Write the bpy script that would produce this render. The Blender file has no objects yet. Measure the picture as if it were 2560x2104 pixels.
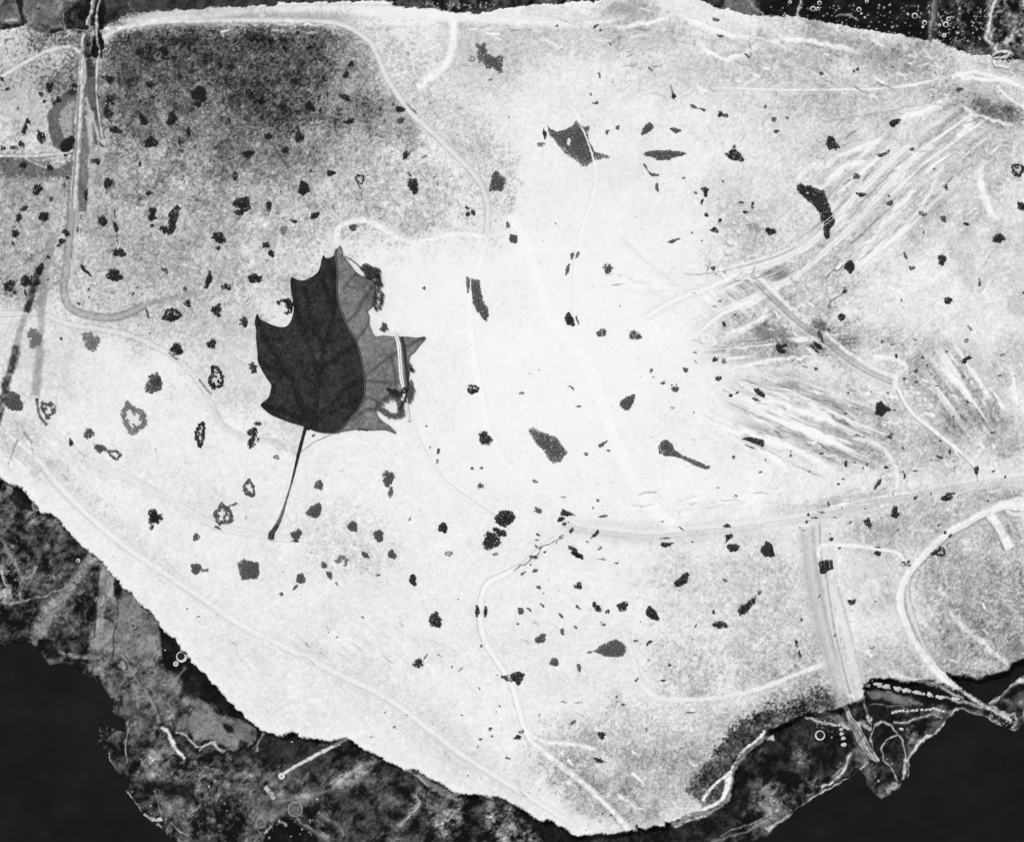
import bpy, bmesh, math, random
import numpy as np
from mathutils import Vector
from mathutils.geometry import delaunay_2d_cdt

# ------------------------------------------------------------------ scale: one photo pixel is S metres on the ground
S = 0.25
def WX(x): return (x - 1280.0) * S
def WY(y): return (1052.0 - y) * S
C = bpy.context.scene.collection
sc = bpy.context.scene

# ------------------------------------------------------------------ camera, sky, sun, exposure
CAM_H = 2000.0
cd = bpy.data.cameras.new('camera'); cam = bpy.data.objects.new('camera', cd); C.objects.link(cam)
cam.location = (0, 0, CAM_H); cam.rotation_euler = (0, 0, 0)
cd.sensor_width = 36.0; cd.lens = 36.0 * CAM_H / 640.0; cd.clip_start = 1.0; cd.clip_end = 60000.0
sc.camera = cam
SUN_EL, SUN_ROT = math.radians(58), math.radians(-35)
w = bpy.data.worlds.new('World'); sc.world = w; w.use_nodes = True
nt = w.node_tree; bg = nt.nodes['Background']
sky = nt.nodes.new('ShaderNodeTexSky'); sky.sky_type = 'NISHITA'; sky.sun_disc = False
sky.sun_elevation = SUN_EL; sky.sun_rotation = SUN_ROT
hs = nt.nodes.new('ShaderNodeHueSaturation'); hs.inputs['Saturation'].default_value = 0.12
nt.links.new(sky.outputs[0], hs.inputs['Color']); nt.links.new(hs.outputs[0], bg.inputs[0]); bg.inputs[1].default_value = 0.12
sd = bpy.data.lights.new('sun', 'SUN'); sun = bpy.data.objects.new('sun', sd); C.objects.link(sun)
sd.energy = 2.25; sd.angle = math.radians(0.5); sd.color = (1.0, 0.975, 0.955)
dirv = Vector((math.sin(SUN_ROT) * math.cos(SUN_EL), math.cos(SUN_ROT) * math.cos(SUN_EL), math.sin(SUN_EL)))
sun.rotation_euler = dirv.to_track_quat('Z', 'Y').to_euler(); sun.location = (0, 0, 300)
sc.view_settings.view_transform = 'Standard'; sc.view_settings.look = 'None'
sc.view_settings.exposure = 0.0; sc.view_settings.gamma = 1.0; sc.view_settings.use_curve_mapping = False

# ------------------------------------------------------------------ coordinate helpers
def O(pts): return [(x * 1.21212, y * 1.21212) for x, y in pts]          # read off the whole picture
def T(i, j, pts): return [(640 * i + x / 3.3, 526 * j + y / 3.3) for x, y in pts]   # read off one enlarged sixteenth
def smooth(pts, n=6, closed=False):
    P = [np.array(p, float) for p in pts]; out = []
    m = len(P); R = range(m if closed else m - 1)
    for k in R:
        if closed: a, b, c, d = P[k - 1], P[k], P[(k + 1) % m], P[(k + 2) % m]
        else: a, b, c, d = P[max(k - 1, 0)], P[k], P[k + 1], P[min(k + 2, m - 1)]
        for q in range(n):
            t = q / n
            out.append(0.5 * ((2 * b) + (c - a) * t + (2 * a - 5 * b + 4 * c - d) * t * t + (3 * b - a - 3 * c + d) * t ** 3))
    if not closed: out.append(P[-1])
    return [tuple(p) for p in out]
def lat(ix, iy, s):
    h = (ix.astype(np.int64) * 374761393 + iy.astype(np.int64) * 668265263 + s * 1442695041) & 0xffffffff
    h = ((h ^ (h >> 13)) * 1274126177) & 0xffffffff
    return ((h ^ (h >> 16)) & 0xffffff).astype(np.float32) / 16777215.0
def vnoise(x, y, s=0):
    ix = np.floor(x); iy = np.floor(y); fx = (x - ix).astype(np.float32); fy = (y - iy).astype(np.float32)
    ix = ix.astype(np.int64); iy = iy.astype(np.int64)
    fx = fx * fx * (3 - 2 * fx); fy = fy * fy * (3 - 2 * fy)
    a = lat(ix, iy, s); b = lat(ix + 1, iy, s); c = lat(ix, iy + 1, s); d = lat(ix + 1, iy + 1, s)
    return (a + (b - a) * fx) * (1 - fy) + (c + (d - c) * fx) * fy
def fbm(x, y, wl, octs=4, s=0, rot=True):
    t = 0; a = 1; n = 0
    for k in range(octs):
        c, q = math.cos(k * 1.1), math.sin(k * 1.1)
        t = t + a * vnoise((x * c - y * q) / wl + 31.7 * k, (x * q + y * c) / wl + 11.3 * k, s + k * 7); n += a
        a *= 0.55; wl *= 0.5
    return t / n
def sstep(a, b, x):
    t = np.clip((x - a) / (b - a), 0, 1); return t * t * (3 - 2 * t)
def srgb2lin(v):
    v = np.clip(v, 0, 255) / 255.0
    return np.where(v <= 0.04045, v / 12.92, ((v + 0.055) / 1.055) ** 2.4)

# ------------------------------------------------------------------ the land as one height field, denser where the picture is
STEP = 2.0
core_x = np.arange(-60, 2620.1, STEP); core_y = np.arange(-60, 2164.1, STEP)
def ext(a):
    d = STEP; lo, hi = [], []; p, q = a[0], a[-1]
    for k in range(46):
        d *= 1.19; p -= d; q += d; lo.append(p); hi.append(q)
    return np.concatenate([lo[::-1], a, hi])
AX, AY = ext(core_x), ext(core_y)
X, Y = np.meshgrid(AX, AY); X = X.astype(np.float32); Y = Y.astype(np.float32)
NX, NY = len(AX), len(AY)
WPX = X + (fbm(X, Y, 26, 4, 5) - 0.5) * 16; WPY = Y + (fbm(X, Y, 26, 4, 9) - 0.5) * 16
def crop(x0, y0, x1, y1):
    i0, i1 = np.searchsorted(AX, [x0, x1]); j0, j1 = np.searchsorted(AY, [y0, y1])
    return slice(max(j0 - 1, 0), j1 + 1), slice(max(i0 - 1, 0), i1 + 1)
W1X = X + (fbm(X, Y, 22, 3, 301) - 0.5) * 9; W1Y = Y + (fbm(X, Y, 22, 3, 302) - 0.5) * 9
def segdist(pts, pad, warp=False, closed=False):
    """signed distance to a line and position along it, within the line's own bounds"""
    xs = [p[0] for p in pts]; ys = [p[1] for p in pts]
    SL = crop(min(xs) - pad, min(ys) - pad, max(xs) + pad, max(ys) + pad)
    PX, PY = (WPX[SL], WPY[SL]) if warp == 2 else ((W1X[SL], W1Y[SL]) if warp else (X[SL], Y[SL]))
    D = np.full(PX.shape, 1e9, np.float32); U = np.zeros(PX.shape, np.float32)
    n = len(pts); m = n if closed else n - 1; pp = pad + 10; j0, i0 = SL[0].start, SL[1].start
    for k in range(m):
        (ax, ay), (bx, by) = pts[k], pts[(k + 1) % n]
        g = crop(min(ax, bx) - pp, min(ay, by) - pp, max(ax, bx) + pp, max(ay, by) + pp)
        q = (slice(max(g[0].start - j0, 0), max(g[0].stop - j0, 0)), slice(max(g[1].start - i0, 0), max(g[1].stop - i0, 0)))
        px, py = PX[q], PY[q]
        if px.size == 0: continue
        dx, dy = bx - ax, by - ay; L = dx * dx + dy * dy + 1e-9
        t = np.clip(((px - ax) * dx + (py - ay) * dy) / L, 0, 1)
        d = np.hypot(px - ax - t * dx, py - ay - t * dy)
        sg = np.where((px - ax) * dy - (py - ay) * dx < 0, -1, 1)
        m_ = d < np.abs(D[q]); D[q] = np.where(m_, d * sg, D[q]); U[q] = np.where(m_, (k + t) / m, U[q])
    return SL, D, U
def inside(pts, px, py):
    r = np.zeros(px.shape, bool); n = len(pts)
    for k in range(n):
        (ax, ay), (bx, by) = pts[k], pts[(k + 1) % n]
        if ay == by: continue
        c = ((ay > py) != (by > py)) & (px < (bx - ax) * (py - ay) / (by - ay) + ax)
        r ^= c
    return r
def polyl(pts, pad=40):            # positive inside; with its slice
    SL, D, U = segdist(pts, pad, 2, True); D = np.minimum(np.abs(D), pad)
    I = inside(pts, WPX[SL], WPY[SL])
    return SL, np.where(I, D, -D)
def polyd(pts, pad=40):
    SL, D = polyl(pts, pad); R = np.full(X.shape, -float(pad), np.float32); R[SL] = D; return R

FAR = 30000
plate = (T(0,0,[(0,250),(130,240),(200,210),(340,250),(440,270),(520,250),(690,240),(700,320),(690,480),(840,480),(850,330),(820,250),(960,160),(1050,90),(1300,85),(1600,70),(1900,50)])
 + T(1,0,[(0,50),(350,20),(620,10),(900,5),(1130,15),(1150,45),(1270,50),(1440,75),(1600,95),(1820,110),(1870,90)])
 + T(2,0,[(0,62),(50,60),(150,40),(400,35),(440,20),(700,5),(730,-300),(1500,-300),(1560,0),(1700,60),(1740,75),(1800,65),(1900,100),(2050,135)])
 + T(3,0,[(0,120),(250,140),(450,170),(700,230),(1000,270),(1200,300),(1340,350),(1400,320),(1470,350),(1560,400),(1750,460),(1850,430),(1870,480),(2112,500)])
 + [(FAR, 150), (FAR, 1690)]
 + T(3,3,[(2112,230),(2010,260),(1970,310),(1800,370),(1720,410),(1640,380),(1560,370),(1470,350),(1600,480),(1540,500),(1450,440),(1330,412),(1200,425),(1000,396),(870,388),(790,440),(800,560),(780,570),(680,600),(600,640),(480,660),(320,680),(220,710),(100,770),(0,830)])
 + T(2,3,[(2090,850),(2030,920),(1960,960),(1900,1020),(1840,1100),(1820,1200),(1810,1290),(1780,1370),(1700,1450),(1600,1480),(1450,1530),(1340,1585),(1280,1570),(1270,1610),(1180,1605),(1100,1630),(1020,1610),(1030,1650),(900,1655),(850,1670),(700,1670),(600,1690),(520,1690),(400,1620),(300,1560),(200,1550),(100,1490),(0,1430)])
 + T(1,3,[(2040,1390),(1960,1370),(1880,1360),(1800,1350),(1640,1350),(1600,1320),(1500,1250),(1400,1190),(1300,1150),(1200,1140),(1100,1090),(1040,1050),(950,1010),(860,960),(740,880),(600,905),(480,900),(350,880),(340,850),(290,830),(240,850),(180,860),(60,830),(0,780)])
 + T(0,3,[(2040,720),(1960,650),(1880,570),(1800,490),(1720,400),(1650,320),(1560,230),(1500,170),(1430,60),(1340,0)])
 + T(0,2,[(1280,1640),(1230,1560),(1130,1500),(1080,1410),(1000,1380),(990,1330),(940,1290),(850,1200),(790,1140),(720,1080),(640,1000),(590,950),(520,860),(410,760),(330,750),(240,640),(180,560),(60,520),(0,480)])
 + [(-FAR, 1150), (-FAR, 75)])
PW = polyd(plate, 40) ; 
fx = (vnoise(X / 5, Y / 5, 77) - 0.5) * 5
PD = PW + fx
waterL = T(0,3,[(-90000,130),(0,130),(120,110),(220,100),(330,210),(390,290),(530,270),(640,330),(740,390),(830,470),(900,540),(940,600),(900,650),(1030,730),(1030,850),(900,830),(800,760),(800,950),(880,960),(880,1080),(930,1160),(1070,1240),(1010,1330),(1080,1400),(1180,1520),(1300,1620),(1400,1700),(1800,2100),(9000,90000),(-90000,90000)])
waterR = T(3,3,[(-2500,4000),(-1200,2500),(0,1680),(200,1520),(430,1370),(640,1270),(770,1140),(780,1150),(830,1280),(940,1410),(1080,1310),(1180,1210),(1180,1070),(1280,950),(1400,860),(1540,700),(1600,650),(1750,700),(1900,760),(2060,830),(2112,760),(90000,760),(90000,90000),(9000,90000)])
waterW = T(3,3,[(1660,420),(1720,440),(1800,400),(1970,340),(2030,290),(2112,260),(2700,200),(2700,380),(2112,380),(2000,480),(1850,590),(1740,560)])
WD = np.maximum(np.maximum(polyd(waterL, 40), polyd(waterR, 40)), polyd(waterW, 40))

Z = -8.0 * (1 - sstep(-7, 5, PD)) + (fbm(X, Y, 160, 3, 21) - 0.5) * 1.6 * sstep(0, 40, PD) 
low = PD < 0
ROUGH_Z = fbm(X, Y, 9, 3, 22) - 0.5
Z += np.where(low, (fbm(X, Y, 60, 4, 23) - 0.5) * 3.0 * sstep(0, 20, -PD), 0)
Z = Z * 1.0 - 3.5 * sstep(-6, 8, WD) * (PD < 5)

# ------------------------------------------------------------------ land cover tones (grey values of the surfaces)
tone = np.full(X.shape, 246.0, np.float32); grain = np.full(X.shape, 0.04, np.float32); mott = np.full(X.shape, 10.0, np.float32)
FN = np.clip((fbm(X, Y, 4.6, 2, 400) - 0.5) * 1.7 + 0.5, 0, 1); FN3 = fbm(X, Y, 3.2, 2, 401) - .5
def dith(k, t, SL, w_=.65): return k * (1 - w_) + w_ * sstep(FN[SL] - .22, FN[SL] + .22, k) * (k > .01) if t < 232 else k
def blob(cx, cy, rx, ry, ang, t, a=1.0, gr=None, mo=None, soft=1.0, ov=True):
    if ov: cx, cy, rx, ry = [v * 1.21212 for v in (cx, cy, rx, ry)]
    R = max(rx, ry) * 1.9; sl = crop(cx - R, cy - R, cx + R, cy + R)
    c, s_ = math.cos(math.radians(ang)), math.sin(math.radians(ang))
    wob = (LF[sl] - 0.5) * 0.9
    dx, dy = X[sl] - cx, Y[sl] - cy
    r = np.hypot((dx * c + dy * s_) / rx, (-dx * s_ + dy * c) / ry) + wob
    k = dith(a * (1 - sstep(1 - 0.65 * soft, 1 + 0.45 * soft, r)), t, sl, .5)
    tone[sl] += (t - tone[sl]) * k
    if gr is not None: grain[sl] += (gr - grain[sl]) * k
    if mo is not None: mott[sl] += (mo - mott[sl]) * k
LF = fbm(X, Y, 70, 5, 40)
# broad tones: x, y, rx, ry, angle, tone, strength, grain, mottle   (whole-picture reading)
for b in [
 (330,330,330,240,10,190,1,.16,44),(360,180,300,170,0,150,.9,.26,60),(430,160,250,130,25,112,.95,.34,62),(560,230,120,110,20,98,.8,.36,60),(480,90,300,60,0,120,.6,.34,60),
 (640,110,110,70,20,120,.9,.34,60),(300,300,170,120,20,160,.6,.25,56),(760,300,90,60,30,205,.9,.16,46),(420,420,240,110,5,186,.8,.2,50),(250,540,190,100,0,190,.8,.16,46),(700,250,70,50,0,196,.7,.2,50),
 (300,640,260,70,10,205,.7,.12,34),(560,520,140,110,0,214,.8,.1,30),(640,400,200,60,0,205,.6,.14,40),(450,680,120,80,0,206,.6,.1,24),(480,780,100,80,0,218,.7,.07,16),
 (60,200,90,110,0,206,1,.08,26),(60,110,100,45,0,232,.9,.06,18),(60,420,90,150,0,184,.95,.18,44),(50,560,80,90,0,176,.9,.2,46),(60,345,80,25,0,110,.9,.14,30),(100,760,80,90,0,226,.8,.08,20),(30,700,50,60,0,222,.8,.1,20),
 (40,900,60,50,30,218,.8,.14,34),(90,960,70,30,40,222,.8,.12,28),(230,1080,260,24,40,226,.6,.1,22),
 (1000,130,120,90,0,222,.8,.08,26),(880,150,70,60,0,218,.8,.1,30),(1150,80,220,50,0,222,.8,.08,24),(1330,70,90,50,0,210,.8,.08,22),(1300,22,70,28,0,186,.9,.1,22),(1500,90,60,40,30,222,.7,.1,30),(1450,160,160,60,0,222,.7,.08,24),
 (1630,130,120,60,0,212,.8,.1,30),(1780,100,150,36,12,192,.95,.13,34),(1880,130,90,60,0,194,.9,.13,34),(1640,50,80,30,20,218,.8,.12,28),(1780,190,200,60,0,226,.7,.1,26),(1600,260,160,60,0,224,.6,.08,22),(1960,200,60,40,40,200,.8,.14,40),
 (2050,225,66,34,22,118,.95,.12,36),(2060,190,60,24,10,222,.9,.08,20),(2080,130,60,26,0,214,.9,.1,24),(2040,340,70,90,0,226,.7,.1,30),(1930,260,70,40,-30,228,.7,.1,24),
 (1500,400,120,60,-10,228,.7,.07,22),(1540,460,80,60,0,212,.9,.14,40),(1500,520,70,50,0,216,.8,.14,40),(1720,300,70,34,0,212,.8,.08,20),(1620,400,80,80,0,226,.6,.08,22),(1960,420,90,90,0,232,.5,.08,22),
 (1600,620,90,70,20,222,.8,.13,40),(1560,700,110,50,10,212,.9,.16,46),(1600,690,50,20,20,158,.8,.2,56),(1500,680,60,30,0,216,.8,.12,36),(1720,700,60,50,40,206,.8,.16,44),(1690,690,26,26,30,120,.8,.2,50),(1660,540,120,40,-30,222,.8,.12,34),
 (1700,600,80,50,-20,222,.8,.12,34),(1900,760,110,70,30,222,.8,.12,34),(1980,840,90,70,20,218,.8,.13,34),(1900,880,150,60,10,220,.8,.12,30),(1720,830,180,60,20,228,.7,.1,26),(1660,870,160,50,20,226,.7,.1,26),(1850,930,160,50,0,222,.8,.12,28),
 (2070,900,60,50,0,214,.8,.12,30),(2080,760,40,60,0,224,.8,.1,24),(2060,1030,70,30,0,196,.8,.14,36),(1900,1080,170,60,-10,222,.8,.12,30),(1740,1040,150,20,-8,220,.8,.08,16),(1500,1110,200,22,0,226,.7,.07,14),(1300,1090,160,20,0,232,.6,.06,14),
 (1520,1250,170,140,0,222,.9,.17,36),(1600,1380,150,70,0,214,.85,.2,40),(1420,1400,80,60,20,208,.8,.22,44),(1420,1190,80,60,0,226,.8,.14,30),(1680,1250,40,120,-10,220,.7,.14,30),(1600,1470,180,40,-10,214,.8,.15,34),(1800,1200,60,80,0,236,.7,.07,16),
 (2000,1220,110,130,0,206,.95,.14,40),(2070,1320,80,90,0,186,.9,.18,46),(2030,1130,80,60,0,212,.8,.13,34),(1960,1350,90,40,30,196,.8,.14,40),(1850,1390,80,70,0,214,.8,.12,30),(2000,1395,70,24,10,172,.8,.14,40),(2100,1240,40,70,0,180,.8,.18,46),
 (1350,1550,200,110,0,216,.9,.16,36),(1250,1590,170,80,30,206,.9,.17,38),(1400,1620,130,70,0,200,.8,.17,36),(1180,1590,80,40,30,186,.7,.2,44),(1240,1650,90,40,20,190,.7,.17,40),(1500,1590,90,30,-45,196,.8,.2,44),
 (1535,1545,120,34,-47,92,.95,.42,56),(1610,1495,70,22,-35,112,.85,.38,52),(1455,1600,50,20,-40,150,.7,.3,50),(1470,1635,32,17,-60,104,.95,.34,50),(1690,1475,50,18,-20,120,.8,.3,50),(1640,1440,60,20,-10,190,.7,.2,36),
 (700,1090,110,60,10,230,.7,.12,30),(740,1150,100,40,0,226,.7,.14,34),(300,980,200,50,20,234,.6,.07,18),(700,1400,160,60,30,236,.7,.08,16),(800,1440,160,50,35,232,.7,.1,18),(620,1420,160,60,30,238,.6,.08,16),(950,1560,180,50,35,232,.7,.1,20),
 (1050,1370,150,90,0,242,.5,.06,16),(1250,500,200,160,0,249,.9,.02,4),(1200,700,230,260,0,251,.9,.015,3),(1100,900,260,160,0,251,.9,.015,3),(900,600,90,90,0,250,.9,.015,4),(1350,1000,200,60,0,251,.8,.02,4),(1280,360,120,40,0,240,.6,.04,10),
]:
    blob(*b)
EDGE = (1 - sstep(0, np.where(X > 1500, 12, 26), PD)) * sstep(900, 1100, Y + 0.4 * X) * np.where(X > 2080, 0, 1)
tone += (251 - tone) * EDGE * 0.8; mott *= (1 - 0.7 * EDGE)

# strokes: (name or None, points, [(half width, tone, strength), ...] painted from wide to narrow)
ROADS = []
N16 = vnoise(X / 16, Y / 16, 3) - 0.5; N14 = 0.30 + 1.25 * np.clip(fbm(X, Y, 9, 3, 61), 0, 1); N5 = fbm(X, Y, 5, 2, 62); N60 = vnoise(X / 60, Y / 60, 63)
def stroke(pts, layers, road=None, sm=True, wig=1.2, fade=0, class_w=None):
    p = smooth(pts, 5) if sm else pts
    W = max(l[0] + abs(l[3] if len(l) > 3 else 0) for l in layers) + 10
    SL, D, U = segdist(p, W + 6, 1 if wig > 2 else 0)
    D = np.where(np.abs(D) < 1e8, D + N16[SL] * wig, D)
    F = sstep(0, max(fade, .015), U) * (1 - sstep(1 - max(fade, .015), 1, U)); TP = 0.35 + 0.65 * sstep(0, .12, U) * (1 - sstep(.88, 1, U)) if fade else 1
    for l in layers:
        hw, t, a = l[:3]; off = l[3] if len(l) > 3 else 0
        hv = hw * (0.6 + 0.6 * N60[SL]) * TP + (N5[SL] - .5) * min(hw, 5) * 1.3
        d = np.abs(D - off); sf = max(1.7, hw * 0.55)
        k = np.clip(a * (1 - np.clip((d - hv + sf * 0.5) / (1.5 * sf), 0, 1)) * F * N14[SL], 0, 1)
        tone[SL] += (t - tone[SL]) * k; mott[SL] *= (1 - 0.75 * k); grain[SL] *= (1 - 0.5 * k)
    if class_w: ROADS.append((road or 'dirt_track', SL, np.abs(D) < class_w))

# grey and dark ground patches on the plateau
def patch(pts, t, a=1, soft=5, gr=.12, mo=24):
    SL, D = polyl(pts); k = dith(a * sstep(-soft, soft * 0.6, D), t, SL, .8 if soft > 5 else 0)
    tone[SL] += (t - tone[SL]) * k; grain[SL] += (gr - grain[SL]) * k; mott[SL] += (mo - mott[SL]) * k
loopf = O([(213,128),(216,88),(240,68),(290,54),(350,48),(480,46),(600,46),(660,48),(695,54),(730,70),(758,94),(778,132),(796,172),(826,216),(856,250),(880,300),(800,330),(700,330),(640,400),(500,420),(300,430),(215,400)])
patch(loopf, 168, .8, 5, .26, 60)
blob(420,150,350,150,8,104,.85,.36,66); blob(560,200,170,140,20,78,.85,.38,64); blob(440,110,240,70,4,84,.75,.38,62); blob(600,320,120,40,25,118,.6,.3,60); blob(280,240,60,90,10,120,.5,.3,60); blob(240,120,60,110,0,92,.7,.3,50); blob(380,250,230,60,15,132,.6,.3,56); blob(520,320,130,60,20,142,.6,.26,54); blob(700,190,60,30,-40,176,.7,.2,40); blob(740,130,36,50,-20,150,.6,.28,56); blob(640,280,50,22,-20,190,.7,.16,40); blob(430,480,60,40,20,172,.4,.22,50)
blob(800,380,190,110,20,203,.85,.2,50); blob(600,440,220,80,0,194,.8,.2,52); blob(420,560,220,90,0,192,.6,.18,46); blob(940,250,90,60,40,214,.6,.14,40)
patch(O([(205,140),(216,86),(240,66),(290,52),(350,46),(480,44),(600,44),(660,46),(735,66),(765,92),(790,150),(830,210),(870,262),(930,315),(975,370),(1003,440),(1060,440),(1060,330),(900,180),(830,90),(740,44),(640,34),(300,30),(200,60)]), 214, .7, 30, .14, 38)
patch(T(2,3,[(1500,1240),(1690,980),(1780,860),(1900,750),(2112,640),(2240,610),(2300,640),(2110,790),(2000,900),(1910,985),(1840,1090),(1700,1180),(1560,1400),(1480,1330)]), 92, .97, 22, .42, 60)
patch(T(2,3,[(1590,1400),(1690,1250),(1745,1215),(1762,1290),(1720,1370),(1600,1445),(1560,1430)]), 96, .97, 8, .4, 56)
patch(T(3,3,[(80,720),(200,590),(380,470),(520,500),(640,580),(600,640),(320,685)]), 110, .9, 22, .4, 60)
patch(T(0,0,[(440,860),(500,800),(560,775),(640,790),(640,1250),(560,1260),(500,1250),(440,1200),(410,1100),(400,980),(420,900)]), 104, 1, 3)
patch(T(0,0,[(500,910),(560,860),(640,830),(630,1000),(600,1110),(545,1150),(510,1080),(490,1000)]), 176, .9, 6)
patch(T(0,0,[(0,1300),(200,1320),(300,1350),(420,1400),(600,1330),(600,1480),(350,1450),(0,1410)]), 112, .9, 6, .14, 30)
patch(T(0,0,[(715,600),(780,640),(790,800),(830,1000),(840,1210),(790,1200),(740,900),(700,740)]), 104, .95, 3)
patch(T(0,0,[(690,980),(745,1180),(720,1400),(730,1560),(700,1736),(640,1736),(650,1400),(670,1150)]), 120, .9, 4)
patch(T(0,0,[(700,860),(760,930),(780,1170),(740,1170)]), 196, .9, 4)
patch(T(1,2,[(0,0),(260,0),(400,50),(345,280),(200,230),(60,120),(0,60)]), 224, .7, 8)

RT = sstep(1750, 2250, X) * 0.8 + sstep(1500, 1900, Y) * sstep(1350, 1600, X) * .5 + sstep(330, 60, Y) * sstep(900, 1300, X) * .5
RT = np.clip(RT, 0, 1); tone -= RT * 15 * np.clip((251 - tone) / 20 + .3, 0, 1); mott += RT * 12; grain += RT * .05
CW = 1 - np.exp(-((X - 1420) / 620) ** 2 - ((Y - 880) / 450) ** 2); tone -= 4.5 * CW; mott += 3 * CW; grain += .03 * CW
SMU = sstep(.5, .72, fbm(X, Y, 85, 5, 431)); kk = SMU * (RT * .7 + .2 * CW) ; tone -= 26 * (0.4 * kk + .6 * sstep(FN - .25, FN + .25, kk) * (kk > .01)) * np.clip((tone - 120) / 80, 0, 1)
tone -= sstep(.5, .7, fbm(X, Y, 34, 4, 432)) * np.clip(mott - 30, 0, 40) * .9
mo_n = fbm(X, Y, 17, 4, 50) - 0.5; mo_h = fbm(X, Y, 6.5, 2, 51) - 0.5; mo_b = fbm(X, Y, 90, 3, 52) - 0.5
streak = fbm(X * 0.8 + Y * 0.6, (-X * 0.6 + Y * 0.8) * 0.25, 14, 3, 54) - 0.5
tone += mott * (mo_n * 1.0 + mo_h * 1.3 + mo_b * 0.8 + FN3 * 1.5) 
spk = sstep(0.70, 0.82, fbm(X, Y, 7, 2, 57)) * sstep(18, 50, mott); tone -= spk * mott * 0.75
spk2 = sstep(0.74, 0.86, fbm(X, Y, 5.5, 2, 58)) * sstep(24, 56, mott); tone += spk2 * mott * .8
def aniso(ang, st, wl, sd): 
    c, q = math.cos(math.radians(ang)), math.sin(math.radians(ang)); return fbm((X * c + Y * q) * st, -X * q + Y * c, wl, 4, sd) - .5
for (cx, cy, rx, ry, ang, am) in [(2160,520,330,230,-42,70),(2010,1050,300,130,22,120),(1870,740,170,120,42,80),(2400,1020,160,150,55,80),(1640,720,180,60,8,26),(1250,60,500,40,3,40),(1880,110,250,60,22,50),(2420,260,140,60,25,70),(1900,1260,560,34,-8,36),(2090,1560,60,330,82,50),(900,1620,500,90,38,20),(120,1150,200,80,45,34),(230,330,26,260,88,60),(2300,1500,160,140,60,50)]:
    k = sstep(0, .8, 1 - np.hypot((X - cx) / rx, (Y - cy) / ry)); tone += k * am * aniso(ang, .16, 9, int(cx)) 
    tone -= k * am * .5 * sstep(.14, .24, aniso(ang, .2, 7, int(cy)))
for (cx, cy, rx, ry, ang, dk, lo) in [(2030,1045,290,115,22,26,.055),(2190,510,290,190,-43,8,.125),(2420,960,150,120,55,20,.08),(1890,740,150,90,-28,20,.09),(1960,870,260,50,-6,20,.07),(2380,360,140,100,-35,16,.09)]:
    c, q = math.cos(math.radians(ang)), math.sin(math.radians(ang)); u_ = (X - cx) * c + (Y - cy) * q; v_ = -(X - cx) * q + (Y - cy) * c
    k = sstep(0, .55, 1 - np.hypot(u_ / rx, v_ / ry)); tone -= k * dk; z_ = aniso(ang, .055, 10.5, int(cx) + 5)
    tone += (254 - tone) * k * .9 * sstep(lo, lo + .07, z_); tone -= k * (55 if cx < 2100 else 26) * sstep(.12, .2, -aniso(ang, .09, 9, int(cx) + 8))
ST = sstep(0, 1, 1 - np.hypot((X - 1500) / 260, (Y - 1930) / 150)); tone += ST * streak * 90

# roads and tracks
WHT = 252
stroke(O([(205,135),(203,100),(215,78),(240,62),(290,50),(350,44),(480,42),(600,42),(660,44),(700,50),(735,65),(765,90),(785,130),(800,165),(830,210),(860,245),(900,280),(935,315),(965,345),(985,370),(1000,400),(1007,440),(1002,490)]),
       [(12,226,.4),(2.0,150,.45,-7),(1.8,160,.4,7),(4.8,240,.95),(1.2,205,.5,1.5)], 'road', class_w=8)
stroke(O([(240,50),(300,38),(420,33),(560,31),(700,36),(800,40)]), [(8,170,.5)], fade=.25)
stroke(O([(1002,490),(990,540),(975,590),(968,640),(975,720),(990,800),(1005,880),(1040,950),(1085,1000)]), [(3,236,.4,9),(7,255,.7)], class_w=7, fade=.08)
stroke(O([(193,-30),(190,0),(183,40),(175,80),(170,130),(167,180),(163,230),(160,290),(157,340),(152,400),(150,440),(146,480)]), [(12,70,.85),(8.5,226,1),(1.8,90,.7,-3)], 'road', class_w=10)
stroke(O([(201,0),(199,60),(201,110),(199,190),(204,240),(212,290)]), [(5,80,.8),(2.2,226,.95)], class_w=3)
stroke(O([(177,200),(190,240),(208,300),(212,335)]), [(4,200,.9)], class_w=4); stroke(O([(182,270),(188,320),(183,400)]), [(4,190,.8)])
stroke(O([(150,420),(158,420),(154,520),(150,570)]), [(5,205,.6)])
stroke(O([(148,430),(142,500),(137,550),(132,590),(136,620),(150,638),(180,650),(230,655),(270,644),(300,628)]), [(2.3,112,.6,-8),(2.3,112,.6,8),(9,150,.55),(2,186,.5)], class_w=9, road='road')
stroke(O([(300,628),(340,618),(375,610),(430,600)]), [(6,150,.7)], fade=.2)
stroke(O([(-20,648),(0,648),(60,645),(95,650),(130,665),(180,675),(240,685),(290,700),(340,725),(370,745),(400,775),(430,815)]), [(1.8,160,.5,-6),(1.8,168,.5,6),(4.4,248,1),(1,196,.8)], class_w=6, road='road')
stroke(O([(430,815),(455,870),(500,900),(560,910),(600,930)]), [(9,214,.5),(1.6,188,.5,5)], fade=.2)
stroke(O([(80,825),(88,865),(120,900),(160,935),(200,960),(260,985),(330,1020),(400,1060),(450,1085),(520,1100),(560,1108),(620,1112)]), [(9,205,.6),(5,253,.9),(1.2,206,.7)], class_w=6)
stroke(O([(78,820),(84,855),(100,875)]), [(4,60,.9,-3)])
stroke(O([(-30,860),(70,940),(120,1000),(180,1060),(250,1120),(330,1175),(420,1235),(500,1290),(600,1340),(700,1390),(800,1440),(880,1500),(960,1560),(1040,1610),(1120,1660),(1200,1710)]),
       [(12,234,.4),(3,206,.45,-9),(4.5,251,.7),(1.6,220,.4,8)], class_w=8, road='road', fade=.03)
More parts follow.
